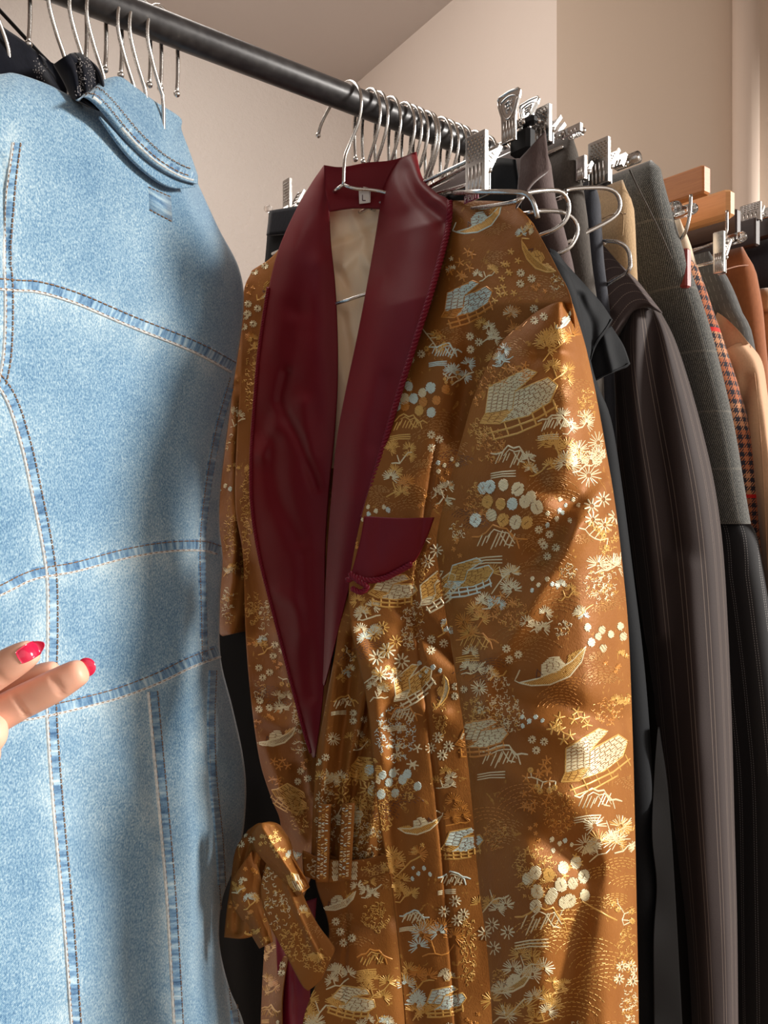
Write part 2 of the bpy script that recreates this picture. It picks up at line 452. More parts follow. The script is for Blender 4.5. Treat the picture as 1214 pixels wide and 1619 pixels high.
def tweed():
    m = nmat('grey_herringbone_tweed', (.1, .1, .095), .9, 0, .2, .5); g = NG(m); uvv, U, V = g.uv(); o = g.obj()
    n = g.noise(o, 700, 3, .7); d = g.math('FRACT', g.math('MULTIPLY', g.math('ADD', U, g.math('MULTIPLY', V, .6)), 420))
    k = g.math('ADD', g.math('MULTIPLY', n, .75), g.math('MULTIPLY', g.math('GREATER_THAN', d, .55), .22))
    c = g.ramp(k, [(.30, (.03, .032, .033)), (.5, (.085, .085, .08)), (.75, (.27, .27, .245))])
    ln = g.math('MAXIMUM', g.math('LESS_THAN', g.math('FRACT', g.math('MULTIPLY', V, 15)), .035), g.math('LESS_THAN', g.math('FRACT', g.math('MULTIPLY', U, 22)), .03))
    g.col(g.mix(g.math('MULTIPLY', ln, .14), c, (.45, .40, .33))); g.bump(n, .6, .001); return m
M['tweed'] = tweed()
def plaid():
    m = nmat('orange_navy_plaid', (.3, .1, .05), .85, 0, .2, .4); g = NG(m); uvv, U, V = g.uv(); o = g.obj()
    s = 95.0
    a = g.math('FRACT', g.math('MULTIPLY', g.math('ADD', U, g.math('MULTIPLY', V, .12)), s)); b = g.math('FRACT', g.math('MULTIPLY', V, s))
    A = g.math('GREATER_THAN', a, .5); B = g.math('GREATER_THAN', b, .5)
    tw = g.math('GREATER_THAN', g.math('FRACT', g.math('MULTIPLY', g.math('ADD', U, V), s*3)), .5)
    x = g.math('ADD', A, B)
    dark = g.math('ADD', g.math('GREATER_THAN', x, 1.5), g.math('MULTIPLY', g.math('COMPARE', x, 1.0, .1), tw))
    n = g.noise(o, 600, 2)
    c = g.mix(dark, g.mix(n, (.50, .17, .08), (.38, .12, .055)), (.030, .026, .036))
    band = g.math('LESS_THAN', g.math('FRACT', g.math('MULTIPLY', V, 12)), .4)
    c = g.mix(g.math('MULTIPLY', g.math('MULTIPLY', band, g.math('SUBTRACT', 1.0, dark)), .45), c, (.72, .40, .22))
    red = g.math('LESS_THAN', g.math('FRACT', g.math('ADD', g.math('MULTIPLY', V, 5.1), .58)), .024)
    c = g.mix(g.math('MULTIPLY', red, .9), c, (.62, .012, .012))
    g.col(c); g.bump(n, .3, .0006); return m
M['plaid'] = plaid()
m = nmat('skin', (.72, .36, .24), .45, 0, .4); g = NG(m); o = g.obj(); n = g.noise(o, 45, 3); n2 = g.noise(o, 900, 2)
g.col(g.mix(g.math('MULTIPLY_ADD', n, 1.3, -.15), (.74, .36, .24), (.86, .52, .39)))
b_ = g.b; b_.inputs['Subsurface Weight'].default_value = .12; b_.inputs['Subsurface Radius'].default_value = (.01, .004, .002); b_.inputs['Subsurface Scale'].default_value = .5
g.bump(n2, .08, .0004); M['skin'] = m
m = nmat('crimson_polish', (.62, .012, .055), .15, 0, .6); g = NG(m); n = g.noise(g.obj(), 60, 1); g.col(g.mix(n, (.58, .01, .05), (.70, .02, .08))); m.node_tree.nodes['Principled BSDF'].inputs['Coat Weight'].default_value = .6; M['nail'] = m
# ---------------------------------------------------------------- setting
CH = 1.30
def wall(name, p0, p1, z0, z1, mat, th=.06):
    a = Vector((*p0, 0)); b = Vector((*p1, 0)); t = (b-a).normalized(); n = Vector((-t.y, t.x, 0))
    if n.dot(a) < 0: n = -n
    mb = MB(); c = (a+b)/2+n*th/2; c.z = (z0+z1)/2
    mb.box(c, t*(b-a).length/2, n*th/2, UP*(z1-z0)/2)
    o = mb.build(name, mat); o['kind'] = 'structure'; return o
dC = CH*F/(CY-138); C0 = ((556-CX)/F*dC, dC)
dL = CH*F/(CY+8); L0 = ((150-CX)/F*dL, dL)
dr_ = Vector((L0[0]-C0[0], L0[1]-C0[1], 0)).normalized()
L1 = (C0[0]+dr_.x*3.2, C0[1]+dr_.y*3.2)
C1 = (.373, 1.776)
wall('wall_left', C0, L1, 0, EYE+CH, M['plaster'])
wall('wall_back', C0, C1, 0, EYE+CH, M['plaster2'])
wall('wall_right', C1, (2.4, 1.80), 0, EYE+CH, M['plaster3'])
mb = MB(); mb.box((0, 1.0, EYE+CH+.03), Vector((2.6, 0, 0)), Vector((0, 2.4, 0)), Vector((0, 0, .03)))
mb.build('ceiling', M['ceil'])['kind'] = 'structure'
mb = MB(); mb.box((0, 1.0, -.03), Vector((2.6, 0, 0)), Vector((0, 2.4, 0)), Vector((0, 0, .03)))
mb.build('floor', M['floor'])['kind'] = 'structure'
# rounded pipe boxing on the right wall
mb = MB()
pa = P(1179, 300, 1.752)
mb.tube([(pa.x, 1.752, 0), (pa.x, 1.752, EYE+CH)], .027, 24)
mb.build('trim_1', M['pipe'])['kind'] = 'structure'
mb = MB(); pb = P(1230, 300, 1.76)
mb.box((pb.x+.010, 1.785, (EYE+CH)/2), Vector((.048, 0, 0)), Vector((0, .012, 0)), Vector((0, 0, (EYE+CH)/2)), 0, .004)
mb.build('trim_2', M['plaster3'])['kind'] = 'structure'

# ---------------------------------------------------------------- rail
RR = .0142
ra = rail_pt(607)-RD*.75; rb = rail_pt(607)+RD*1.02
rt = thing('clothes_rail', ra, 'long black steel tube rail that all the hangers hook over', 'clothes rail')
mb = MB(); mb.tube([ra.lerp(rb, i/20) for i in range(21)], RR, 32); mb.build('rail_tube', M['rail'], rt)
mb = MB()
for e_, sg in ((rb, 1),):
    mb.tube([e_+RD*.0, e_+RD*.012], RR*2.1, 28); mb.tube([e_-RD*.03, e_], RR*1.25, 28)
mb.build('wall_flange', M['rail'], rt)

# ---------------------------------------------------------------- hangers
HR = .0019
def hook_pts(s, near, neck=.115, r=.0225):
    """hook over the rail: near = direction from rail towards the side the neck comes up"""
    c = rail_pt(607)+RD*(s-rail_s(607)) if False else Vector((s*.782, A0+s*.623, EYE+RH))
    prof = [(-r*.95, -.052), (-r*1.02, -.03), (-r*.98, -.006), (-r*.7, .0085), (-r*.3, .0152), (0, .0168), (r*.35, .0155), (r*.75, .008), (r*1.02, -.008),
            (r*1.0, -.026), (r*.62, -.045), (r*.2, -.060), (0, -.072), (0, -neck)]
    return vcr([c+near*a+UP*z for a, z in prof], 48)
def hook_mesh(parent, s, near, neck=.115, r=.0225, mat='wire'):
    mb = MB(); pts = hook_pts(s, near, neck, r)
    mb.tube(pts, HR, 10)
    mb.ball(pts[0], HR*1.7, n=6)
    mb.build('hook', M[mat], parent); return pts[-1]
EN = Vector((-.355, -.935, 0))    # the hooks at the left are turned: near side to the left
left_lab = {14: 'chrome hanger hook at the left end of the rail, only its ball tip showing', 108: 'chrome hanger hook above the black velvet collar, leftmost of three',
            140: 'chrome hanger hook above the black velvet collar, middle of three', 166: 'chrome hanger hook above the black velvet collar, nearest the denim one',
            213: 'chrome wire hanger, leftmost of the three rising from the denim collar', 231: 'chrome wire hanger, middle of the three rising from the denim collar',
            258: 'chrome wire hanger, rightmost of the three rising from the denim collar'}
for px, lab in left_lab.items():
    s = rail_s(px); t = thing('wire_hanger', rail_pt(px), lab, 'hanger', 'hangers at the left end of the rail')
    nk = .10 if px < 200 else .13
    b = hook_mesh(t, s, EN, nk + (.01 if px == 258 else 0))+Vector((-.008, .003, 0))*(px > 200)
    mb = MB(); ln = .07 if px > 200 else .10
    for sg in (-1, 1):
        mb.tube(vcr([b, b+EN*sg*.02-UP*.006, b+EN*sg*ln*.6-UP*.03, b+EN*sg*ln-UP*.06], 14), HR, 8)
    mb.build('shoulder_wire', M['wire'], t)

# ---------------------------------------------------------------- black velvet garment, top left
vt = thing('velvet_jacket', P(20, 200, .70), 'black velvet jacket with silver beaded trim peeking out behind the denim', 'jacket')
def dvel(X, Y): return .675+.0002*(X-0)
v1 = Surf('velvet_shoulder', [(-260, 60), (-260, 900)], [(150, 122), (60, 500), (-40, 900)],
          [(-260, 60), (-120, 20), (-20, 24), (4, 42), (35, 63), (60, 84), (84, 100), (118, 112), (150, 122)], None, dvel, dvel, .012, 1,
          [([(70, 95), (95, 130), (110, 170)], 12, .01)], lambda X, Y, U, V: .02*np.exp(-V*14), .004, .02, 4, .02)
v1.build(M['blackvelvet'], vt, name='body')
v2 = Surf('velvet_collar', [(84, 102), (100, 130), (112, 156)], [(128, 83), (146, 100), (152, 126), (143, 150)],
          [(84, 102), (98, 92), (112, 84), (128, 83)], [(112, 156), (128, 157), (143, 150)], dvel, dvel, .022, .7, [([(118, 84), (126, 120), (132, 160)], 5, .008)],
          lambda X, Y, U, V: -.012+.0*X, .002, .03, 5, .02, nu=30, nv=30)
co = v2.build(M['blackvelvet'], vt, name='collar')
mb = MB(); bv = v2.bvh(); bv1 = v1.bvh()
for _ in range(150):
    k = R.random(); x = 121+8*math.sin(k*3)+R.gauss(0, 3.5)+(14 if R.random() < .3 else 0); y = 90+k*62
    h = ray(bv, x, y)
    if h: mb.ball(h[0]+h[1]*.0004, .0005, n=3)
for _ in range(60):
    x = 62+R.gauss(0, 5); y = 112+R.gauss(0, 14); h = ray(bv1, x, y)
    if h: mb.ball(h[0]+h[1]*.0004, .0005, n=3)
o = mb.build('beaded_trim', M['sequin'], vt); o['kind'] = 'stuff'
# its padded hanger arm
t = thing('black_hanger', P(0, 20, .74), 'thin black hanger arm sloping down behind the black velvet', 'hanger')
mb = MB(); mb.tube([P(-90, -90, .735), P(0, 17, .735), P(64, 86, .735), P(90, 112, .735)], .0018, 10); mb.build('arm', M['rubber'], t)

# ---------------------------------------------------------------- denim jacket
dj = thing('denim_jacket', P(100, 1000, den(100)), 'light blue faded denim garment with seamed panels, filling the left side', 'jacket')
DR = [(313, 290), (345, 360), (378, 425), (385, 490), (369, 610), (350, 760), (347, 830), (352, 885), (348, 950), (349, 1040), (368, 1120), (385, 1200), (389, 1270), (378, 1350), (352, 1420), (347, 1490), (362, 1560), (388, 1630), (400, 1760)]
DT = [(-170, 140), (-60, 122), (0, 117), (25, 116), (75, 133), (118, 154), (150, 160), (190, 180), (240, 225), (285, 268), (313, 290)]
def dfn(X, Y, U, V):
    Tt = np.array(DT, float); ty = np.interp(X, Tt[:, 0], Tt[:, 1])
    a = .035*np.exp(-np.clip(Y-ty, 0, 400)/38.)
    b = .05*np.clip((U-.86)/.14, 0, 1)**2.2
    return a+b
djs = Surf('panels', [(-170, 140), (-170, 1760)], DR, DT, [(-170, 1760), (400, 1760)], lambda X, Y: den(X)+.0*Y, lambda X, Y: den(X), 0, 1,
    [([(330, 1230), (342, 1330), (348, 1450), (368, 1650)], 14, .02, 's'),
     ([(368, 600), (345, 700), (332, 780), (326, 880)], 10, .012, 's'),
     ([(130, 1250), (190, 1400), (230, 1560)], 34, .007), ([(150, 1130), (210, 1260), (245, 1330)], 24, -.005), ([(150, 1420), (130, 1560)], 40, -.006),
     ([(290, 1150), (285, 1300), (310, 1480)], 16, -.006), ([(250, 560), (330, 640)], 40, .006),
     ([(0, 250), (10, 420)], 8, .004), ([(330, 880), (330, 1050)], 8, .003), ([(60, 215), (160, 300), (240, 400)], 50, .004)],
    dfn, .0022, .006, 3, .03, .5, 150, 420, bdir=(-.93, .36))
dcol = Surf('collar', [(126, 160), (122, 158)], [(313, 278), (313, 291)],
    [(126, 160), (150, 135), (172, 123), (192, 122), (215, 138), (245, 160), (285, 186), (287, 205), (300, 240), (313, 278)],
    [(122, 158), (140, 153), (165, 172), (205, 220), (245, 258), (283, 281), (313, 291)], lambda X, Y: den(X)-.006, lambda X, Y: den(X)-.006, 0, 1,
    [([(130, 150), (200, 190), (250, 232), (305, 268)], 10, -.003)], lambda X, Y, U, V: .018*(1-V)**2-.012*V, .001, .02, 8, .004, .3, 90, 40, bdir=(-.93, .36))
dund = Surf('under_collar', [(160, 185), (158, 184)], [(308, 286), (309, 296)],
    [(160, 185), (205, 232), (250, 268), (308, 286)], [(158, 184), (205, 246), (245, 282), (275, 297), (309, 296)], lambda X, Y: den(X)-.009, lambda X, Y: den(X)-.009, 0, 1, (), None, .0005, .02, 8, .002, .3, 50, 12, bdir=(-.93, .36))
SE = dict(yoke=[(-40, 455), (20, 461), (60, 464), (120, 482), (200, 516), (300, 556), (372, 594)],
 left=[(-30, 585), (5, 628), (30, 700), (48, 780), (64, 860), (72, 920), (73, 1000), (71, 1080), (72, 1140), (82, 1280), (98, 1450), (112, 1640)],
 arm=[(18, 225), (9, 300), (4, 400), (6, 480), (3, 560), (-8, 620)],
 waist=[(-60, 972), (10, 938), (55, 917), (120, 905), (200, 884), (270, 873), (325, 873), (352, 884)],
 low=[(-40, 1150), (40, 1140), (100, 1128), (180, 1108), (250, 1082), (300, 1058), (348, 1040)],
 rup=[(372, 600), (352, 670), (338, 740), (328, 810), (324, 870), (326, 960), (328, 1050)],
 mid=[(232, 1094), (240, 1180), (252, 1310), (262, 1430), (274, 1640)],
 rlow=[(330, 1060), (327, 1140), (330, 1230), (340, 1330), (348, 1450), (368, 1640)])
allw = np.zeros(djs.X.shape)
for k, pl in SE.items():
    dd, _ = seg_dist(djs.X, djs.Y, [tuple(t) for t in cr(pl, 30)])
    allw = np.maximum(allw, np.exp(-(dd/26)**2)*(.4+1.2*(fnoise(djs.X, djs.Y, .05, 9)+.5)))
at = list(np.concatenate([allw.ravel(), allw.ravel()])); djs.attrs = {'wear': at}
djs.build(M['denim'], dj, name='panels')
dcol.build(M['denim'], dj, name='collar'); dund.build(M['denim'], dj, name='under_collar')
bvd = djs.bvh()
def seam(bv, pl, wpx, side, parent, name='seam', n=None, cord=True, st=(.12, .86)):
    """flat felled seam: puckered band, pale folded edge, two rows of stitches"""
    L = sum(math.dist(a, b) for a, b in zip(pl[:-1], pl[1:])); n = n or int(L/3)
    pts = cr(pl, n); tg = np.gradient(pts, axis=0); tg /= np.linalg.norm(tg, axis=1)[:, None]
    nn = np.stack([-tg[:, 1], tg[:, 0]], 1)*side
    offs = [-.02, 0.0, .10, .18, .3, .5, .7, .9, 1.0, 1.06]; hs = [-.0006, .0011, .0017, .0008, .0006, .0008, .0007, .0006, .0003, -.0006]
    vs = []; uv = []; ok = []; acc = 0; prev = None
    for i in range(n):
        row = []
        for o_, h_ in zip(offs, hs):
            q = pts[i]+nn[i]*wpx*o_; h = ray(bv, q[0], q[1])
            if h is None: row = None; break
            row.append(h[0]+h[1]*h_)
        if row is None: ok.append(False); vs += [Vector((0, 0, 0))]*10; uv += [(0, 0)]*10; continue
        if prev is not None: acc += (row[4]-prev).length
        prev = row[4]; vs += row; uv += [(acc, k*.0015) for k in range(10)]; ok.append(True)
    fs = []; mi = []
    for i in range(n-1):
        if not (ok[i] and ok[i+1]): continue
        for k in range(9):
            fs.append((i*10+k, i*10+k+1, (i+1)*10+k+1, (i+1)*10+k)); mi.append(1 if (cord and k < 3) else 0)
    # stitches
    for o_ in st:
        q = pts+nn*wpx*o_; q = cr([tuple(t) for t in q[::6]], int(L/2.2)); 
        for i in range(0, len(q)-3, 4):
            h1 = ray(bv, *q[i]); h2 = ray(bv, *q[i+3])
            if not (h1 and h2) or (h1[0]-h2[0]).length > .02: continue
            a = h1[0]+h1[1]*.0013; b = h2[0]+h2[1]*.0013; t_ = (b-a).normalized(); s_ = t_.cross(h1[1]).normalized()*.00042
            up = h1[1]*.0005; m0 = len(vs)
            mid = (a+b)/2+up
            vs += [a-s_, a+s_, mid+s_, mid-s_, b+s_, b-s_, a-up*3, b-up*3]; uv += [(0, 0)]*8
            fs += [(m0, m0+1, m0+2, m0+3), (m0+3, m0+2, m0+4, m0+5), (m0, m0+3, m0+6), (m0+1, m0+6, m0+2), (m0+3, m0+5, m0+7), (m0+2, m0+7, m0+4)]; mi += [2]*6
    return mk(name, vs, fs, [M['denim_seam'], M['denim_edge'], M['stitch']], mi, uv, parent)
seam(bvd, SE['yoke'], 21, -1, dj); seam(bvd, SE['left'], 19, -1, dj); seam(bvd, SE['arm'], 15, -1, dj)
seam(bvd, SE['waist'], 19, -1, dj); seam(bvd, SE['low'], 21, -1, dj); seam(bvd, SE['rup'], 11, 1, dj, cord=False)
seam(bvd, SE['mid'], 18, -1, dj); seam(bvd, SE['rlow'], 13, -1, dj, cord=False)
bvc = dcol.bvh()
seam(bvc, [(128, 156), (145, 155), (165, 172), (205, 219), (245, 256), (283, 279), (311, 288)], 13, -1, dj, st=(.4, 1.3))
# little stitched patch where the label was sewn on
mb = MB(); pl = [(234, 296), (270, 312), (272, 351), (236, 332)]
q = [ray(bvd, *p) for p in pl]
mb.add([a[0]+a[1]*.0004 for a in q]+[a[0]-a[1]*.001 for a in q], [(0, 1, 2, 3), (0, 4, 5, 1), (1, 5, 6, 2), (2, 6, 7, 3), (3, 7, 4, 0)], 0)
for a, b in ((0, 1), (3, 2)):
    pp = cr([pl[a], pl[b]], 19)
    for i in range(0, 18, 3):
        h1 = ray(bvd, *pp[i]); h2 = ray(bvd, *pp[i+2]); mb.tube([h1[0]+h1[1]*.0007, h2[0]+h2[1]*.0007], .0005, 5, 1)
mk('stitched_patch', mb.v, mb.f, [M['denim_seam'], M['stitch']], mb.m, [(v.z*1, v.x) for v in mb.v], dj)
# ---------------------------------------------------------------- robe hanger
rs = rail_s(566)
th_ = thing('wire_hanger', rail_pt(566), 'chrome wire hanger holding the brocade robe, its neck rising between the burgundy lapels', 'hanger', 'wire coat hangers')
mb = MB(); c = rail_pt(566)
pp = [P(503, 214, .935), P(508, 196, .93), P(520, 172, .925), P(538, 140, .915), P(548, 130, .905), P(558, 130, .89), P(568, 142, .878), P(571, 165, .876), P(566, 195, .88), P(553, 228, .884), P(546, 245, .882), P(544, 262, .88), P(543, 293, .88)]
pts = vcr(pp, 50); mb.tube(pts, .0019, 12); mb.ball(pts[0], .0032, n=6); mb.build('hook', M['wire'], th_)
mb = MB()
mb.tube(vcr([P(543, 292, .88), P(560, 298, .878), P(604, 303, .880), P(660, 322, .86), P(760, 352, .80)], 24), .0019, 10)
mb.tube(vcr([P(543, 292, .88), P(533, 299, .885), P(515, 316, .93), P(470, 372, .98), P(430, 420, 1.01)], 20), .0019, 10)
mb.tube(vcr([P(430, 470, 1.0), P(480, 484, .975), P(531, 480, .905), P(575, 466, .893), P(650, 452, .885), P(760, 430, .78)], 24), .0019, 10)
mb.build('shoulder_wire', M['wire'], th_)

# ---------------------------------------------------------------- brocade robe
rb_ = thing('brocade_robe', P(600, 900, .86), 'gold-brown brocade smoking robe with burgundy satin shawl lapels and a tie belt', 'robe')
def interp(xs, ys): return lambda X, Y: np.interp(X, xs, ys)
# near front panel
fp = Surf('front_panel', [(700, 320), (690, 420), (650, 560), (610, 690), (572, 815), (552, 925), (556, 1000), (578, 1100), (590, 1200), (600, 1300), (618, 1400), (630, 1500), (640, 1619), (645, 1740)],
    [(842, 352), (878, 420), (905, 485), (905, 600), (860, 800), (840, 1000), (850, 1200), (860, 1400), (870, 1619), (880, 1740)],
    [(700, 320), (720, 317), (800, 319), (822, 330), (842, 352)], None,
    lambda X, Y: np.interp(Y, [320, 500, 800, 1000, 1200, 1740], [.79, .80, .815, .80, .80, .80]), lambda X, Y: np.interp(Y, [330, 480, 580, 700, 1740], [.70, .665, .735, .79, .82]), [.01, .012, .012, .008, .01, .012], 1,
    [([(690, 700), (668, 850), (655, 960), (668, 1060), (690, 1250), (705, 1400), (722, 1619)], 3, .004),
     ([(640, 960), (680, 1010), (720, 1040)], 14, .010), ([(600, 1060), (640, 1110), (700, 1130)], 16, -.008), ([(560, 1000), (590, 1080), (605, 1200)], 14, -.008),
     ([(700, 560), (690, 640), (650, 760)], 28, -.007), ([(740, 480), (745, 560), (720, 680)], 20, .014), ([(640, 1000), (630, 1300), (665, 1600)], 18, .008),
     ([(735, 330), (760, 380), (740, 450)], 30, .004)],
    lambda X, Y, U, V: .03*np.exp(-V*22)*1.0, .003, .012, 11, .0025, .5, 90, 300)
# near sleeve
SL = [(832, 505), (790, 545), (752, 620), (728, 700), (703, 790), (690, 860), (700, 940), (716, 1040), (733, 1150), (745, 1260), (757, 1400), (770, 1500), (778, 1619), (782, 1740)]
SR = [(905, 480), (922, 540), (940, 620), (955, 700), (972, 800), (984, 900), (993, 1000), (999, 1150), (1003, 1300), (1006, 1450), (1009, 1619), (1010, 1740)]
def slfn(X, Y, U, V):
    a = .055*np.clip((U-.72)/.28, 0, 1)**2
    b = .02*np.clip((.10-U)/.10, 0, 1)**2*np.clip((Y-950)/150, 0, 1)
    c = .012*np.exp(-V*25)
    return a+b+c
sv = Surf('sleeve', SL, SR, [(832, 505), (850, 492), (880, 478), (905, 480)], None,
    lambda X, Y: np.interp(Y, [480, 620, 800, 900, 1000, 1150, 1740], [.685, .735, .765, .765, .74, .70, .69]), lambda X, Y: np.interp(Y, [480, 700, 1740], [.655, .665, .67]), [.012, .04, .055, .055, .055, .055, .055, .055], .8,
    [([(985, 740), (930, 810), (880, 890), (835, 965), (790, 1030)], 20, -.013), ([(980, 700), (915, 780), (850, 880)], 24, .010),
     ([(845, 745), (870, 780), (930, 800)], 16, .007), ([(700, 870), (760, 850), (800, 800)], 22, -.006), ([(725, 700), (760, 760), (860, 790)], 30, -.005),
     ([(800, 1075), (860, 1100), (930, 1130), (985, 1135)], 22, .009), ([(720, 1060), (790, 1130), (850, 1150), (920, 1175)], 20, -.007),
     ([(760, 1240), (820, 1290), (880, 1340), (930, 1370)], 24, .010), ([(760, 1190), (830, 1240), (900, 1262)], 18, -.006),
     ([(900, 1320), (925, 1400), (905, 1500), (890, 1619)], 26, .013), ([(960, 1330), (975, 1450), (968, 1619)], 20, -.010), ([(830, 1350), (850, 1450), (835, 1600)], 26, -.008),
     ([(700, 940), (730, 1000), (738, 1060)], 14, .012), ([(745, 960), (770, 1050), (765, 1130)], 16, -.010), ([(780, 540), (830, 600), (900, 620)], 22, -.006), ([(850, 560), (900, 560), (935, 600)], 12, .006)],
    slfn, .0035, .010, 12, .075, .6, 110, 340)
# overlapped gathers above the belt
wg = Surf('waist_gathers', [(556, 925), (540, 970), (528, 1040), (515, 1110), (503, 1180), (496, 1250), (492, 1350)], [(625, 925), (630, 1050), (650, 1200), (668, 1350)], None, [(492, 1350), (530, 1378), (600, 1368), (668, 1345)],
    .85, .84, .0, 1, [([(560, 1010), (548, 1120), (535, 1230), (520, 1370)], 9, .012), ([(585, 1110), (562, 1230), (548, 1370)], 9, .014), ([(580, 1080), (545, 1250), (538, 1370)], 7, -.006), ([(600, 1180), (580, 1370)], 8, -.010),
     ([(530, 1060), (512, 1200), (505, 1360)], 7, -.008)], None, .002, .03, 13, .002, .5, 60, 130)
# lower near skirt
sk = Surf('skirt_panel', [(492, 1340), (500, 1400), (520, 1470), (505, 1540), (478, 1619), (470, 1740)], [(670, 1335), (675, 1500), (690, 1740)], [(492, 1340), (560, 1360), (670, 1335)], None,
    .86, .855, .012, 1, [([(545, 1380), (548, 1450), (540, 1600)], 3, .003), ([(500, 1420), (560, 1460), (640, 1440)], 20, .006), ([(640, 1450), (650, 1650)], 16, .012), ([(560, 1500), (590, 1650)], 26, -.006)], None, .003, .012, 14, .002, .5, 50, 90)
# far front panel
fr = Surf('far_panel', [(398, 428), (384, 470), (380, 600), (374, 700), (372, 800), (384, 880), (388, 1000), (396, 1100), (410, 1200), (428, 1260), (444, 1310), (430, 1400), (418, 1500), (412, 1619), (410, 1740)],
    [(505, 300), (540, 600), (530, 900), (520, 1100), (508, 1230), (505, 1340), (470, 1450), (448, 1560), (446, 1640), (446, 1740)], [(398, 428), (440, 395), (505, 300)], None,
    1.03, .95, .012, 1, [([(405, 830), (415, 900), (440, 1010)], 12, -.012), ([(395, 900), (405, 1000)], 10, .010), ([(410, 1130), (450, 1150), (490, 1130)], 12, -.010), ([(400, 1090), (440, 1110), (480, 1080)], 14, .010),
     ([(420, 1180), (455, 1280), (495, 1340)], 12, -.012), ([(470, 1220), (490, 1330)], 12, .014), ([(440, 1000), (470, 1130), (488, 1250)], 9, -.010)], None, .004, .02, 15, .0025, .5, 70, 300)
fs_ = Surf('far_sleeve', [(398, 430), (376, 520), (354, 640), (342, 760), (338, 880), (345, 990), (352, 1006)], [(440, 440), (432, 640), (410, 860), (390, 960), (376, 1000)], None, None,
    1.08, 1.05, .02, 1, [([(375, 700), (385, 900)], 10, .012), ([(368, 600), (372, 860), (362, 960)], 8, -.010)], None, .005, .03, 16, .05, .6, 40, 140)
bp = Surf('back_panel', [(404, 436), (400, 600), (402, 900), (412, 1100), (440, 1270), (450, 1400), (440, 1740)], [(838, 360), (860, 480), (850, 800), (850, 1740)], [(404, 436), (470, 350), (505, 312), (600, 318), (700, 322), (838, 360)], None,
    1.13, .87, 0, 1, (), None, .003, .02, 17, .002, .5, 40, 120)
cf = Surf('belt', [(478, 1345), (478, 1362), (480, 1385)], [(665, 1322), (668, 1345), (668, 1362)], [(478, 1345), (510, 1358), (560, 1360), (610, 1350), (665, 1322)], [(480, 1385), (515, 1395), (560, 1392), (615, 1380), (668, 1362)],
    .845, .83, .008, 1, [([(478, 1365), (540, 1380), (665, 1345)], 6, .002)], None, .002, .03, 18, .004, .5, 60, 16)
# belt bow
k1 = Surf('belt_loop_end', [(392, 1312), (372, 1345), (364, 1400), (358, 1440), (354, 1482)], [(425, 1305), (420, 1360), (412, 1400), (415, 1440), (418, 1474)], [(392, 1312), (408, 1302), (425, 1305)], [(354, 1482), (385, 1484), (418, 1474)],
    .865, .86, .014, 1, [([(395, 1330), (378, 1400), (375, 1470)], 7, .008), ([(408, 1340), (395, 1400), (402, 1470)], 6, -.006)], None, .003, .03, 19, .006, .5, 30, 60)
k2 = Surf('belt_tail', [(420, 1365), (412, 1410), (425, 1460), (452, 1510), (476, 1556), (487, 1567)], [(468, 1385), (480, 1420), (500, 1460), (522, 1490), (528, 1500), (527, 1508)], None, [(487, 1567), (505, 1552), (516, 1530), (527, 1508)],
    .835, .83, .006, 1, [([(455, 1400), (480, 1460), (510, 1520)], 6, -.006)], None, .0015, .03, 20, .003, .5, 30, 60)
k3 = Surf('belt_knot', [(398, 1318), (404, 1345), (430, 1375), (452, 1398), (470, 1418)], [(436, 1304), (455, 1330), (462, 1360), (474, 1385), (482, 1405)], [(398, 1318), (412, 1302), (436, 1304)], [(470, 1418), (478, 1412), (482, 1405)],
    .825, .82, .012, .8, [([(415, 1310), (440, 1350), (470, 1395)], 5, -.004)], None, .0015, .03, 21, .012, .5, 30, 50)
k4 = Surf('belt_under_loop', [(366, 1390), (368, 1430), (392, 1470), (410, 1500)], [(398, 1345), (412, 1390), (420, 1440), (430, 1490)], None, None, .85, .845, .012, 1, (), None, .003, .04, 22, .004, .5, 24, 40)

# satin lapels
ll = Surf('lapel', [(512, 261), (492, 290), (466, 335), (440, 395), (424, 460), (410, 550), (402, 640), (397, 720), (398, 800), (410, 880), (430, 960), (448, 1030), (466, 1100), (482, 1160), (494, 1198)],
    [(518, 263), (519, 310), (522, 380), (529, 450), (533, 530), (533, 610), (528, 690), (519, 780), (514, 860), (513, 950), (514, 1030), (510, 1100), (503, 1160), (497, 1198)], None, None,
    [.93, .95, .96, .96, .95, .94, .925, .90], [.903, .905, .905, .903, .90, .895, .888, .885], [.01, .02, .016, .012, .01, .01, .006, .002], 1,
    [([(470, 500), (455, 620), (420, 680)], 18, .006), ([(452, 590), (445, 640), (475, 700), (500, 770)], 9, .006), ([(480, 640), (490, 720)], 14, -.005), ([(430, 700), (440, 780), (470, 850)], 16, .006),
     ([(440, 650), (415, 720)], 12, -.005), ([(500, 420), (508, 520), (512, 640), (515, 760)], 20, -.004), ([(440, 940), (470, 960), (480, 1000)], 14, -.004), ([(480, 880), (485, 1000), (490, 1100)], 12, .004), ([(500, 300), (490, 400), (470, 480)], 20, .005)],
    lambda X, Y, U, V: .02*np.exp(-U*9)*(1-V)*0+.0*X, .0015, .02, 23, .003, .5, 60, 240)
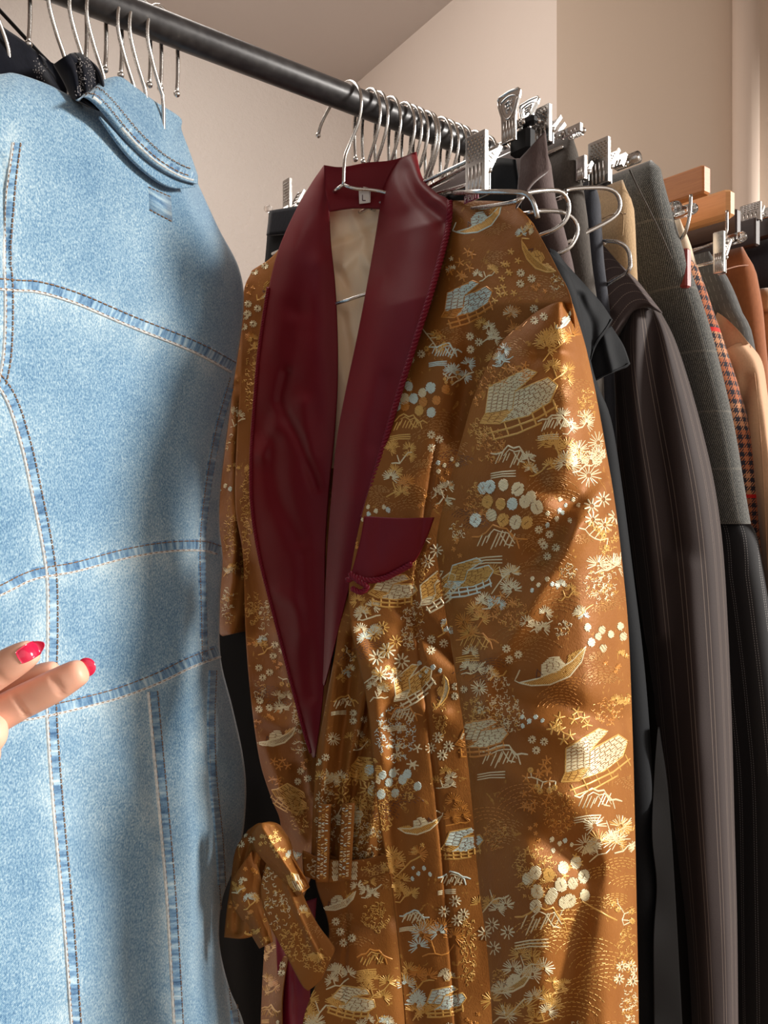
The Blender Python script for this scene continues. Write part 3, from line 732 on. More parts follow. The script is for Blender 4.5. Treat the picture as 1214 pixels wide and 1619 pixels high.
lr = Surf('lapel', [(612, 262), (604, 305), (594, 370), (582, 440), (565, 530), (548, 610), (533, 690), (524, 780), (518, 860), (514, 940), (513, 1000), (510, 1080)],
    [(656, 240), (668, 282), (690, 305), (712, 322), (704, 380), (682, 460), (655, 545), (630, 625), (608, 700), (588, 770), (572, 830), (560, 890), (551, 930), (536, 990), (520, 1055), (512, 1085)], [(612, 262), (634, 250), (656, 240)], None,
    [.882, .88, .878, .876, .875, .876, .878, .88], [.865, .79, .775, .79, .81, .828, .845, .86], [.022, .022, .02, .014, .01, .008, .006, .002], 1,
    [([(655, 250), (668, 290), (712, 330)], 14, -.012), ([(640, 270), (660, 310), (700, 350)], 14, .008), ([(600, 480), (580, 640), (560, 780)], 26, -.004), ([(612, 600), (592, 700)], 16, .004)],
    lambda X, Y, U, V: .03*np.exp(-V*30), .0012, .02, 24, .003, .5, 60, 240)
bc = Surf('back_collar', [(512, 261), (514, 300), (520, 334)], [(658, 240), (665, 290), (668, 330)], [(512, 261), (540, 264), (580, 257), (620, 253), (658, 240)], [(520, 334), (560, 328), (620, 330), (668, 330)],
    .896, .880, -.002, 1, [([(520, 296), (600, 300)], 14, .002)], lambda X, Y, U, V: -.004*np.exp(-V*8), .001, .02, 25, .003, .5, 40, 30)
ln = Surf('lining', [(512, 318), (516, 420), (524, 560), (520, 740)], [(640, 312), (640, 500), (600, 640), (570, 740)], [(512, 335), (545, 324), (580, 317), (640, 312)], None, .922, .90, -.006, 1,
    [([(530, 390), (560, 380), (600, 360)], 8, .006), ([(545, 420), (570, 400), (590, 430)], 10, -.006), ([(530, 430), (560, 470)], 10, .005), ([(560, 340), (575, 380)], 9, -.004), ([(540, 500), (560, 600)], 10, .005)], None, .003, .04, 26, .002, .5, 40, 80)
rl = Surf('red_inner_lining', [(432, 1440), (438, 1530), (436, 1619), (430, 1740)], [(500, 1420), (490, 1560), (490, 1740)], None, None, .965, .95, 0, 1, [([(455, 1500), (462, 1740)], 7, -.008)], None, .003, .04, 27, .002, .5, 24, 50)
pk = Surf('chest_pocket', [(576, 816), (570, 850), (560, 890), (552, 915)], [(686, 818), (674, 850), (652, 890), (610, 912)], [(576, 816), (630, 819), (686, 818)], [(552, 915), (580, 916), (610, 912)],
    lambda X, Y: np.interp(X, [550, 600, 690], [.798, .790, .762]), lambda X, Y: np.interp(X, [550, 600, 690], [.798, .790, .762]), .006, 1, [([(668, 820), (664, 868)], 2, .0012)], None, .001, .03, 28, .002, .5, 36, 36)
for s_, m_, nm in ((ll, 'burgundy', 'lapel'), (lr, 'burgundy', 'lapel'), (bc, 'burgundy', 'back_collar'), (ln, 'lining', 'lining'), (rl, 'redlining', 'skirt_lining'), (pk, 'burgundy', 'cuff_tab')):
    s_.build(M[m_], rb_, name=nm, label={'lining': 'cream satin lining'}.get(nm))
# twisted cord edging
def cordage(name, pts, r=.0021, pitch=.0085, parent=rb_):
    pts = [Vector(p) for p in pts]; mb = MB()
    L = [0]
    for a, b in zip(pts[:-1], pts[1:]): L.append(L[-1]+(b-a).length)
    T = [(pts[min(i+1, len(pts)-1)]-pts[max(0, i-1)]).normalized() for i in range(len(pts))]
    nr = T[0].orthogonal().normalized(); fr_ = []
    for t in T:
        nr = (nr-t*nr.dot(t)).normalized(); fr_.append((nr.copy(), t.cross(nr)))
    for ph in (0, 2.094, 4.189):
        q = []
        for i, p in enumerate(pts):
            a = ph+2*math.pi*L[i]/pitch; q.append(p+(fr_[i][0]*math.cos(a)+fr_[i][1]*math.sin(a))*r*.52)
        mb.tube(q, r*.52, 8)
    return mb.build(name, M['cord'], parent)
def edge_pts(surf, poly, n, off=0.0, back=0.0):
    """3-D points along a pixel path using the depth of the nearest vertex of a patch"""
    out = []
    X, Y, d = surf.X.ravel(), surf.Y.ravel(), surf.d.ravel()
    for x, y in cr(poly, n):
        k = np.argmin((X-x)**2+(Y-y)**2); out.append([x, y, d[k]-off])
    o = np.array(out); kk = np.ones(9)/9
    dp = np.pad(o[:, 2], 4, mode='edge'); o[:, 2] = np.convolve(dp, kk, 'valid')
    return [P(*t) for t in o]
cordage('cord_edging', edge_pts(lr, [(711, 319), (710, 345), (704, 380), (682, 460), (655, 545), (630, 625), (608, 700), (588, 770), (574, 818)], 420, .0012), .0031, .012)
cordage('cord_edging', edge_pts(ll, [(424, 455), (410, 550), (402, 640), (397, 720), (398, 800), (410, 880), (430, 960), (448, 1030), (466, 1100), (482, 1160), (492, 1190)], 420, .0008), .0022, .009)
cordage('cord_edging', edge_pts(pk, [(548, 918), (562, 913), (580, 918), (605, 915), (630, 903), (650, 892)], 90, .003), .0030, .011)
cordage('cord_edging', edge_pts(pk, [(553, 906), (566, 918), (580, 928), (570, 936), (556, 930)], 60, .006), .0028, .011)
# size tag
mb = MB()
tp = [P(567, 302, .886), P(583, 300, .884), P(585, 320, .886), P(568, 322, .888)]
mb.add(tp+[p+Vector((0, .0012, 0)) for p in tp], [(0, 1, 2, 3), (7, 6, 5, 4), (0, 4, 5, 1), (1, 5, 6, 2), (2, 6, 7, 3), (3, 7, 4, 0)], 0, False)
mb.tube([P(569, 302, .884), P(575, 296, .883), P(585, 298, .883), P(585, 320, .885)], .0005, 6)
def stroke(a, b, d, r=.0005, m=1): mb.tube([P(*a, d), P(*b, d)], r, 6, m)
stroke((573, 308), (573, 317), .8832); stroke((573, 317), (578, 317), .8832)
mb.build('size_tag', [M['tag'], M['tagink']], rb_, 'small white woven size tag reading L')
# ---------------------------------------------------------------- woven figures of the brocade
BR = [fp, sv, wg, sk, fr, fs_, bp, cf, k1, k2, k3, k4]
BLK = [ll, lr, bc, pk, djs]
cv = []; cf_ = []; own = []
for i, s_ in enumerate(BR+BLK):
    n = s_.nu*s_.nv; b = len(cv); cv += [Vector(x) for x in s_.v[:n]]
    for f in s_.f[:s_.nfront]: cf_.append(tuple(k+b for k in f)); own.append(i)
BIG = BVHTree.FromPolygons(cv, cf_)
ST = []   # (polyline px, width px, colour)
def S(pts, col='g', w=1.5): ST.append((pts, w, col))
def rot(x, y, a): return x*math.cos(a)-y*math.sin(a), x*math.sin(a)+y*math.cos(a)
def clip_lines(poly, ang, sp, col, w=1.3, wav=0, gap=0.0):
    cx = sum(p[0] for p in poly)/len(poly); cy = sum(p[1] for p in poly)/len(poly)
    q = [rot(x-cx, y-cy, -ang) for x, y in poly]
    y0 = min(p[1] for p in q); y1 = max(p[1] for p in q); y = y0+sp*.5; k = 0
    while y < y1:
        xs = []
        for (ax, ay), (bx, by) in zip(q, q[1:]+q[:1]):
            if (ay > y) != (by > y): xs.append(ax+(y-ay)*(bx-ax)/(by-ay))
        xs.sort()
        for a, b in zip(xs[::2], xs[1::2]):
            if b-a < 1.5: continue
            # long floats broken into stitches
            n = max(1, int((b-a)/9)); 
            for i in range(n):
                u0 = a+(b-a)*i/n; u1 = a+(b-a)*(i+1)/n-(1.0 if n > 1 else 0)
                pts = [rot(u0, y+R.uniform(-.3, .3), ang), rot((u0+u1)/2, y+wav*(1 if (i+k) % 2 else -1), ang), rot(u1, y+R.uniform(-.3, .3), ang)]
                if R.random() > gap: S([(p[0]+cx, p[1]+cy) for p in pts], col, w)
        y += sp; k += 1
def outline(poly, col, w=1.4, close=True):
    S(list(poly)+([poly[0]] if close else []), col, w)
def burst(cx, cy, r, col='c', a0=0, a1=360, n=15, w=1.35):
    for i in range(n):
        a = math.radians(a0+(a1-a0)*(i+.5)/n+R.uniform(-5, 5)); rr = r*R.uniform(.8, 1.08)
        S([(cx+math.cos(a)*r*.18, cy+math.sin(a)*r*.18), (cx+math.cos(a)*rr, cy+math.sin(a)*rr)], col, w)
def pines(cx, cy, r, cols='ccg', n=4, sp=1.0):
    for i in range(n):
        a = R.uniform(0, 6.28); dd = r*R.uniform(.35, .95)*sp; x, y = cx+math.cos(a)*dd, cy+math.sin(a)*dd*.8
        k = R.uniform(-40, 40)
        burst(x, y, r*.52, R.choice(cols), 150+k, 400+k, 15, 1.3)
    pts = [(cx-r*.6, cy+r*.8)]
    for i in range(5): pts.append((pts[-1][0]+r*.3, pts[-1][1]-r*R.uniform(-.1, .45)))
    S(pts, cols[0], 1.8)
    S([(pts[2][0], pts[2][1]), (pts[2][0]-r*.2, pts[2][1]-r*.6)], cols[0], 1.5)
def poms(cx, cy, r, cols='ciggc', n=11, rot_=0):
    for i in range(n):
        row = i % 3; x = -r+2*r*(i//3+.5*(row % 2))/(n/3); y = (row-1)*r*.45+R.uniform(-.1, .1)*r
        x, y = rot(x+R.uniform(-.13, .13)*r, y+R.uniform(-.14, .14)*r, rot_); k = r*R.uniform(.17, .22); e_ = [(cx+x+k*math.cos(t)*.95, cy+y+k*math.sin(t)*1.1) for t in np.linspace(0, 6.28, 10)[:-1]]
        clip_lines(e_, R.choice((.5, .7, -.5, 1.0)), 2.2, R.choice(cols), 2.2, .3)
def mount(cx, cy, r, col='c', col2='g'):
    pts = []; x = -r
    for i in range(9): pts.append((cx+x, cy-(r*.5 if i in (3, 5) else r*.36 if i in (2, 4) else r*.1*(8-i)*.3)*(1-abs(x)/r*.5)+R.uniform(-3, 3))); x += 2*r/8
    S(pts, col2, 2.0); S([(a+2, b+r*.16) for a, b in pts[2:7]], col, 1.4)
    for i in range(8):
        x = cx-r*.8+i*r*.16; l_ = r*R.uniform(.3, .65)
        y = cy+R.uniform(-.1, .2)*r; S([(x+l_*.45, y-l_*.5), (x, y+l_*.5)], col, 1.7)
    S([(cx+r*.3, cy-r*.3), (cx+r*.6, cy), (cx+r*.7, cy+r*.35)], col2, 1.9); S([(cx, cy-r*.2), (cx+r*.25, cy+r*.2), (cx+r*.5, cy+r*.25)], col, 1.6)
    for k in range(3): S([(cx-r*1.0, cy+r*(.75+.1*k)), (cx-r*.5, cy+r*(.66+.1*k)), (cx+r*.1, cy+r*(.62+.12*k))], col, 1.5)
def bush(cx, cy, rx, ry, col='o', n=None):
    n = n or int(rx*ry/7)
    for i in range(n):
        a = R.uniform(0, 6.28); d = math.sqrt(R.random()); x, y = cx+rx*d*math.cos(a), cy+ry*d*math.sin(a)
        k = R.uniform(2.0, 3.6); b = R.uniform(0, 6.28)
        S([(x+k*math.cos(b+t), y+k*math.sin(b+t)) for t in (0, 1.4, 2.8)], col if R.random() < .75 else 'g', 1.05)
def stars(cx, cy, r, col='g', n=7, w=2.2):
    for i in range(n):
        a = R.uniform(0, 6.28); d = r*math.sqrt(R.random()); x, y = cx+d*math.cos(a), cy+d*math.sin(a)
        b = R.uniform(0, 6.28)
        for k in range(5):
            t = b+k*1.257; S([(x, y), (x+r*.27*math.cos(t), y+r*.27*math.sin(t))], col, w)
def daisies(cx, cy, r, col='c', n=4):
    for i in range(n):
        a = i*6.28/n+R.uniform(-.4, .4); d = r*.6 if n > 1 else 0; x, y = cx+d*math.cos(a), cy+d*math.sin(a); q = r*.36
        for k in range(9):
            t = k*.698; S([(x+q*.25*math.cos(t), y+q*.25*math.sin(t)), (x+q*math.cos(t), y+q*math.sin(t))], col, 2.4)
def waves(cx, cy, r, col='w', n=3, flip=1):
    for j in range(n):
        ox, oy = cx+R.uniform(-.8, .8)*r, cy+j*r*.42-r*.5
        for k in range(4):
            q = r*(.35+.17*k); a0, a1 = math.radians(195+R.uniform(-12, 12)), math.radians(335+R.uniform(-20, 10))
            m_ = max(4, int(q*2.2/6))
            for i in range(m_):
                b0 = a0+(a1-a0)*i/m_; b1 = a0+(a1-a0)*(i+.68)/m_
                S([(ox+flip*q*1.25*math.cos(b0), oy+q*.75*math.sin(b0)), (ox+flip*q*1.25*math.cos(b1), oy+q*.75*math.sin(b1))], col, 1.0)
def boat(cx, cy, r, ang=-.3, c1='g', c2='c', fl=1):
    def T(pts): return [(cx+rot(x*r*fl, y*r, ang)[0], cy+rot(x*r*fl, y*r, ang)[1]) for x, y in pts]
    hull = T([(-1, 0), (-.7, .18), (-.2, .32), (.4, .27), (.85, -.02), (1.1, -.38), (.6, -.12), (.1, 0), (-.5, .05)])
    clip_lines(hull, ang+1.2, 2.2, c1, 1.5); outline(hull, c2, 2.0)
    can = T([(-.35, .02), (-.25, -.28), (0, -.4), (.3, -.36), (.42, -.08), (.2, .05)])
    clip_lines(can, ang+.2, 2.3, c2, 1.8, .3); outline(T([(-.5, .02), (-.4, -.2), (-.28, .04)]), 'd', 1.5)
    bow = T([(.45, -.1), (.55, -.3), (.8, -.36), (1.1, -.4), (.8, -.1)]); clip_lines(bow, ang-.6, 2.2, 'g', 1.6)
    S(T([(-1, 0), (-1.1, -.1), (-.98, -.22), (-.86, -.35)]), c2, 1.8)
def pagoda(cx, cy, r, ang=-.25, c1='c', c2='g', fl=1):
    def T(pts): return [(cx+rot(x*r*fl, y*r, ang)[0], cy+rot(x*r*fl, y*r, ang)[1]) for x, y in pts]
    r1 = T([(-.75, -.05), (-.45, -.62), (.55, -.72), (.75, -.55), (.1, -.3), (-.1, .08)])
    r2 = T([(-.1, .08), (.1, -.3), (.95, -.35), (1.1, -.1), (.8, .22), (.2, .35), (-.5, .28)])
    r3 = T([(-.95, .12), (-.75, -.05), (-.1, .08), (-.5, .3)])
    clip_lines(r1, ang+.1, 2.6, c1, 2.0, .5); clip_lines(r2, ang-.15, 2.6, c1, 2.0, .5); clip_lines(r3, ang+.5, 2.6, c2, 1.7, .3)
    for q in (r1, r2, r3): outline(q, c2, 1.8)
    S(T([(-.1, .08), (.1, -.3), (.75, -.55)]), 'd', 1.6)
    for x in (-.75, -.4, -.05, .3, .6, .88):
        y = .32 if x < .5 else .2
        S(T([(x, y-.02), (x, y+.32)]), c2, 2.4)
    S(T([(-.85, .42), (-.3, .48), (.4, .48), (.95, .36)]), c2, 2.4); S(T([(-.8, .6), (-.2, .66), (.45, .62)]), c2, 2.2)
def twig(cx, cy, r, col='c', ang=0.0):
    pts = [(0, 0)]; 
    for i in range(5): pts.append((pts[-1][0]+r*.22, pts[-1][1]+R.uniform(-.2, .15)*r))
    for i, p in enumerate(pts[1:]):
        q = (p[0]+R.uniform(-.1, .15)*r, p[1]+R.choice((-1, 1))*R.uniform(.15, .35)*r)
        S([(cx+rot(*p, ang)[0], cy+rot(*p, ang)[1]), (cx+rot(*q, ang)[0], cy+rot(*q, ang)[1])], col, 1.4)
        x, y = rot(*q, ang); daisies(cx+x, cy+y, r*.3, 'g', 1)
    S([(cx+rot(*p, ang)[0], cy+rot(*p, ang)[1]) for p in pts], col, 1.6)
# --- near front panel
boat(758, 352, 40, -.38, 'g', 'i'); waves(760, 335, 30); stars(738, 425, 28, 'o', 9); stars(712, 420, 14, 'c', 4)
pagoda(735, 482, 44, -.35, 'i', 'o'); pines(768, 432, 16, 'cg', 3); bush(690, 545, 18, 22, 'o'); bush(672, 470, 10, 16, 'i'); mount(704, 555, 26, 'i', 'i'); pines(728, 590, 24, 'ci', 4)
twig(668, 520, 40, 'c', 1.2); poms(666, 632, 40, 'iicgo', 13, .15); bush(636, 595, 12, 20, 'g'); mount(646, 668, 30, 'g', 'g'); pines(632, 715, 22, 'ccg', 4); pines(626, 765, 26, 'gco', 5)
waves(690, 690, 34); waves(700, 745, 36); waves(650, 800, 30); twig(700, 590, 24, 'c', .4); waves(725, 540, 20); waves(600, 800, 20)
stars(812, 415, 20, 'g', 6); stars(795, 460, 20, 'g', 7); boat(846, 408, 34, .9, 'g', 'g'); pines(812, 505, 24, 'oc', 4); waves(845, 470, 30); waves(790, 420, 20, 'w'); pines(792, 560, 22, 'ig', 4)
# --- sleeve
bush(775, 600, 24, 22, 'o'); stars(815, 592, 26, 'o', 10); pagoda(815, 640, 66, -.35, 'c', 'g'); bush(775, 705, 24, 28, 'o'); mount(812, 722, 36, 'c', 'c'); bush(758, 680, 16, 20, 'g')
boat(893, 508, 16, -.8, 'i', 'i'); pines(878, 545, 34, 'ggo', 7); pines(880, 590, 24, 'gg', 4); waves(900, 630, 26); bush(928, 640, 14, 26, 'g'); pines(905, 665, 26, 'ccc', 4); pines(925, 720, 34, 'ccc', 7); pines(885, 715, 34, 'ggc', 7); pines(850, 735, 22, 'gc', 4)
mount(880, 668, 30, 'c', 'c'); burst(930, 752, 20, 'c'); burst(945, 700, 18, 'c')
bush(757, 795, 22, 34, 'o'); poms(808, 800, 50, 'cccgi', 15, .1); mount(790, 852, 44, 'c', 'o'); waves(890, 785, 40); waves(870, 840, 34); waves(740, 830, 22, 'd'); waves(720, 735, 20, 'd')
daisies(953, 810, 34, 'c', 5); pines(960, 880, 34, 'cc', 4); bush(960, 850, 16, 30, 'g'); twig(915, 835, 44, 'c', .4); bush(950, 925, 26, 30, 'c'); poms(962, 1005, 30, 'cc', 8); stars(985, 1030, 14, 'g', 4)
pines(795, 915, 30, 'ccg', 6); pines(775, 945, 22, 'ci', 4); bush(808, 968, 26, 28, 'o'); stars(800, 960, 26, 'o', 6); pines(852, 980, 24, 'ccc', 4); pagoda(738, 915, 40, -.2, 'g', 'i'); pines(745, 985, 30, 'oog', 6); mount(755, 1015, 34, 'g', 'o'); pines(745, 1045, 26, 'cc', 4)
waves(860, 900, 40, 'w'); waves(900, 960, 44); waves(830, 1040, 44); waves(760, 1075, 30, 'd'); boat(874, 1062, 56, -.32, 'g', 'c'); waves(950, 1075, 30); waves(905, 1110, 34, 'o')
bush(790, 1130, 40, 34, 'c'); burst(758, 1088, 14, 'c'); pagoda(758, 1168, 42, -.1, 'c', 'o'); mount(795, 1195, 40, 'c', 'c'); bush(750, 1130, 18, 30, 'g'); twig(830, 1230, 44, 'c', .2)
stars(905, 1145, 34, 'g', 11); bush(960, 1125, 26, 20, 'o'); pines(985, 1100, 18, 'g', 4); pagoda(935, 1205, 60, -.45, 'c', 'g'); stars(862, 1230, 30, 'o', 10); stars(842, 1265, 24, 'o', 7); bush(885, 1285, 26, 34, 'o'); mount(945, 1265, 38, 'c', 'c')
pines(965, 1310, 36, 'ccg', 7); pines(945, 1345, 22, 'cc', 4); pines(985, 1330, 24, 'cg', 4); burst(925, 1335, 18, 'c'); waves(800, 1290, 44, 'o'); waves(780, 1330, 30, 'w'); waves(970, 1395, 34, 'g'); waves(990, 1440, 24, 'g')
bush(845, 1380, 34, 42, 'g'); poms(888, 1400, 50, 'cccg', 15, -.3); stars(900, 1372, 24, 'g', 4); mount(862, 1455, 48, 'c', 'g'); S([(920, 1425), (960, 1448), (975, 1455)], 'g', 2.0)
pines(830, 1525, 34, 'ccg', 7); boat(812, 1555, 34, -.4, 'g', 'c'); pines(800, 1590, 34, 'cgg', 7); pines(860, 1590, 32, 'gc', 6); pines(880, 1560, 20, 'g', 3); waves(900, 1475, 50, 'g'); waves(935, 1540, 50, 'g'); waves(920, 1600, 50, 'g'); waves(860, 1500, 40, 'g')
twig(975, 1420, 40, 'c', 1.4); bush(990, 1500, 14, 36, 'g'); daisies(990, 1540, 24, 'c', 5); bush(995, 1590, 14, 34, 'c'); bush(783, 1320, 20, 24, 'o'); pines(780, 1420, 28, 'cg', 4); daisies(785, 1480, 32, 'c', 4); bush(790, 1550, 12, 20, 'g')
waves(960, 960, 24); waves(820, 560, 24)
# --- near front panel below the waist
pagoda(618, 935, 38, .05, 'c', 'g'); bush(660, 890, 16, 34, 'g'); daisies(672, 870, 30, 'c', 4); pagoda(690, 935, 36, -.6, 'g', 'c'); pines(580, 960, 24, 'ccg', 5); pines(578, 1000, 22, 'cci', 4); daisies(608, 1010, 30, 'g', 4); daisies(614, 1050, 36, 'c', 5)
bush(652, 990, 18, 40, 'c'); waves(570, 1040, 24, 'd'); twig(576, 1080, 44, 'c', .1); pagoda(650, 1085, 38, -.6, 'g', 'c'); poms(682, 1060, 18, 'ii', 5); daisies(690, 1020, 20, 'c', 3); bush(625, 1160, 32, 44, 'i'); mount(640, 1130, 28, 'c', 'o'); poms(622, 1235, 38, 'iic', 11); bush(630, 1250, 28, 22, 'g')
stars(640, 1200, 28, 'c', 6); boat(668, 1305, 34, -.45, 'g', 'c', -1); waves(620, 1290, 30, 'd'); stars(655, 1335, 14, 'g', 4); pines(640, 1365, 30, 'gog', 6); pines(640, 1405, 26, 'gg', 5); pines(720, 1285, 26, 'o', 5); pagoda(728, 1335, 34, -.1, 'i', 'g'); mount(718, 1390, 26, 'c', 'i')
pines(688, 1485, 34, 'ogi', 8); daisies(718, 1440, 26, 'c', 4); mount(655, 1450, 24, 'c', 'i'); pines(660, 1550, 30, 'gio', 6); pagoda(700, 1585, 34, -.1, 'i', 'g'); bush(740, 1500, 12, 60, 'g'); pines(670, 1590, 30, 'gi', 5); bush(695, 1130, 10, 40, 'g'); boat(700, 1095, 24, -1.2, 'c', 'g'); daisies(695, 1180, 24, 'c', 4); pines(700, 1230, 20, 'cg', 4)
# --- gathers, skirt, far panel
twig(545, 1020, 24, 'c', 1.4); mount(545, 1110, 22, 'c', 'g'); burst(526, 1168, 12, 'c'); pines(520, 1220, 24, 'ccg', 6); pagoda(575, 1215, 26, .2, 'g', 'g'); daisies(560, 1250, 36, 'g', 7); bush(585, 1290, 34, 40, 'g'); bush(570, 1330, 34, 30, 'c'); bush(515, 1290, 16, 60, 'c'); pagoda(550, 1290, 22, 0, 'c', 'c')
boat(533, 1428, 30, -.25, 'c', 'c'); bush(592, 1450, 22, 26, 'g'); mount(592, 1515, 28, 'g', 'o'); pines(530, 1545, 24, 'c', 5); pagoda(552, 1585, 38, .25, 'c', 'g'); pines(590, 1560, 28, 'gg', 6); pines(505, 1600, 34, 'cg', 7); waves(550, 1490, 30, 'w'); waves(610, 1400, 24, 'w')
boat(436, 1168, 32, -.2, 'c', 'c'); stars(440, 1225, 24, 'o', 8); pagoda(455, 1262, 30, .6, 'g', 'g'); bush(475, 1290, 14, 30, 'g'); bush(400, 960, 14, 26, 'g'); bush(420, 980, 10, 30, 'c'); twig(440, 1070, 34, 'c', 0); bush(470, 1130, 8, 40, 'c'); boat(425, 455, 24, -.9, 'c', 'g'); pines(405, 540, 16, 'go', 4); bush(400, 600, 12, 60, 'g'); waves(430, 1110, 22, 'd')
bush(390, 800, 9, 60, 'g'); bush(388, 880, 9, 40, 'g'); pines(400, 740, 14, 'g', 3); pines(425, 1560, 20, 'go', 5); pines(420, 1500, 18, 'g', 4); mount(424, 1600, 20, 'g', 'g')
bush(365, 840, 10, 40, 'g'); pines(362, 900, 14, 'gc', 4); bush(360, 960, 10, 30, 'c'); stars(372, 740, 12, 'g', 4)
# --- belt
poms(428, 1330, 16, 'gg', 6); stars(432, 1322, 16, 'g', 5); stars(448, 1348, 14, 'g', 5); pagoda(467, 1393, 16, 1.2, 'c', 'g'); pines(375, 1400, 14, 'cg', 4); stars(368, 1435, 10, 'o', 4); boat(400, 1474, 12, -.2, 'g', 'g')
bush(438, 1440, 22, 34, 'c', 70); bush(468, 1490, 26, 30, 'g', 90); bush(500, 1520, 20, 20, 'g', 50); bush(425, 1390, 12, 22, 'c', 30); burst(500, 1505, 16, 'g', 20, 160)
clip_lines([(505, 1358), (520, 1360), (520, 1392), (503, 1390)], 0, 3, 'c', 1.8); clip_lines([(525, 1361), (565, 1362), (565, 1392), (525, 1393)], 1.2, 2.6, 'c', 1.6); bush(600, 1372, 30, 10, 'g', 40); bush(500, 1372, 14, 14, 'c', 30)
# --- fill what is left with small figures so the cloth never runs bare
occ = np.zeros((1800, 1100), np.uint8)
for pts, w_, c_ in ST:
    if c_ in 'wd': continue
    for x, y in pts:
        if 0 <= y < 1790 and 0 <= x < 1090: occ[max(0, int(y)-14):int(y)+14, max(0, int(x)-14):int(x)+14] = 1
for _ in range(4200):
    x, y = R.uniform(350, 1012), R.uniform(330, 1740)
    if occ[int(y), int(x)]: continue
    h = BIG.ray_cast(CAMP, (P(x, y, 1)-CAMP).normalized())
    if h[0] is None or own[h[2]] >= len(BR): continue
    dense = (640 < x < 760 and y > 880) or x < 500 or y > 1700 or (490 < x < 600 and 930 < y < 1340)
    rr = 16 if dense else 18
    if not dense and R.random() < .42:
        if R.random() < .35: waves(x, y, R.uniform(12, 22), 'w', 2); occ[int(y)-16:int(y)+16, int(x)-24:int(x)+24] = 1
        continue
    R.choice([lambda: pines(x, y, rr, 'gci', 3), lambda: pines(x, y, rr*1.2, 'ccg', 4), lambda: bush(x, y, rr*.7, rr*.8, 'c'), lambda: daisies(x, y, rr, 'c', 3), lambda: stars(x, y, rr*.8, 'o', 4), lambda: poms(x, y, rr, 'ci', 5)])()
    occ[int(y)-20:int(y)+20, max(0, int(x)-20):int(x)+20] = 1
# --- lay every thread on the cloth
addv = [[] for _ in BR]; addf = [[] for _ in BR]; addm = [[] for _ in BR]; addu = [[] for _ in BR]
def lay(pts, wpx, col):
    q = [np.array(pts[0], float)]
    for a, b in zip(pts[:-1], pts[1:]):
        a = np.array(a, float); b = np.array(b, float); n = max(1, int(np.hypot(*(b-a))/4.5))
        for i in range(1, n+1): q.append(a+(b-a)*i/n)
    run = []; rid = None
    def flush():
        if rid is None or len(run) < 2: return
        V, Fa, Mi = addv[rid], addf[rid], addm[rid]
        off = len(V); n = len(run)
        for i, (p, nn, d) in enumerate(run):
            a = run[max(0, i-1)][0]; b = run[min(n-1, i+1)][0]; t = b-a
            sd = nn.cross(t)
            if sd.length < 1e-9: sd = Vector((1, 0, 0))
            hw = wpx*.5*d/F*(.75 if i in (0, n-1) else 1.0); sd = sd.normalized()*hw
            V.append(p-sd+nn*.0001); V.append(p+nn*(.0002+hw*.75)); V.append(p+sd+nn*.0001)
        for i in range(n-1):
            k = off+i*3
            Fa.append((k, k+3, k+4, k+1)); Fa.append((k+1, k+4, k+5, k+2)); Mi += [TI[col]]*2
    for x, y in q:
        dr = (P(x, y, 1)-CAMP).normalized(); loc, nn, idx, dist = BIG.ray_cast(CAMP, dr)
        o_ = own[idx] if loc is not None else None
        if o_ is not None and o_ >= len(BR): o_ = None
        if o_ is not None and abs(nn.dot(dr)) < .07: o_ = None
        if o_ != rid or (run and loc is not None and (loc-run[-1][0]).length > .03):
            flush(); run = []; rid = o_
        if o_ is not None:
            if nn.dot(dr) > 0: nn = -nn
            run.append((loc, nn, loc.y))
    flush()
for pts, w_, c_ in ST: lay(pts, w_*1.38, c_)
NM = ['front_panel', 'sleeve', 'waist_gathers', 'skirt_panel', 'front_panel', 'sleeve', 'back_panel', 'belt', 'belt_loop', 'belt_tail', 'belt_knot', 'belt_loop']
belt = None
for i, s_ in enumerate(BR):
    b = len(s_.v); s_.v += addv[i]; s_.uv += [(0, 0)]*len(addv[i])
    s_.f += [tuple(k+b for k in f) for f in addf[i]]; s_.m += addm[i]
    par = rb_ if i < 8 else belt
    o = s_.build(BRO, par, name=NM[i])
    if i == 7: belt = o
# belt carriers sewn at the side of the waist
for q in ([(512, 1272), (508, 1395)], [(549, 1270), (543, 1392)]):
    bl = Surf('belt_carrier', [(q[0][0]-9, q[0][1]), (q[1][0]-9, q[1][1])], [(q[0][0]+11, q[0][1]), (q[1][0]+11, q[1][1])], None, None, .828, .826, .003, 1, (), None, .001, .03, 31, .002, .5, 10, 30)
    bb = bl.bvh(); V0 = len(bl.v)
    cl = []
    for y in range(int(q[0][1])+4, int(q[1][1])-3, 4):
        t = (y-q[0][1])/(q[1][1]-q[0][1]); xx = q[0][0]+(q[1][0]-q[0][0])*t
        for dx in (-5, 0, 5):
            h1 = ray(bb, xx+dx-2, y+R.uniform(-2, 2)); h2 = ray(bb, xx+dx+2, y+R.uniform(-2, 2))
            if h1 and h2 and R.random() < .8:
                k = len(bl.v); up = UP*.0005
                bl.v += [h1[0]+h1[1]*.0006-up, h1[0]+h1[1]*.0006+up, h2[0]+h2[1]*.0006+up, h2[0]+h2[1]*.0006-up]; bl.uv += [(0, 0)]*4
                bl.f.append((k, k+1, k+2, k+3)); bl.m.append(R.choice((1, 2, 2, 3)))
    bl.build(BRO, rb_, name='belt_carrier')
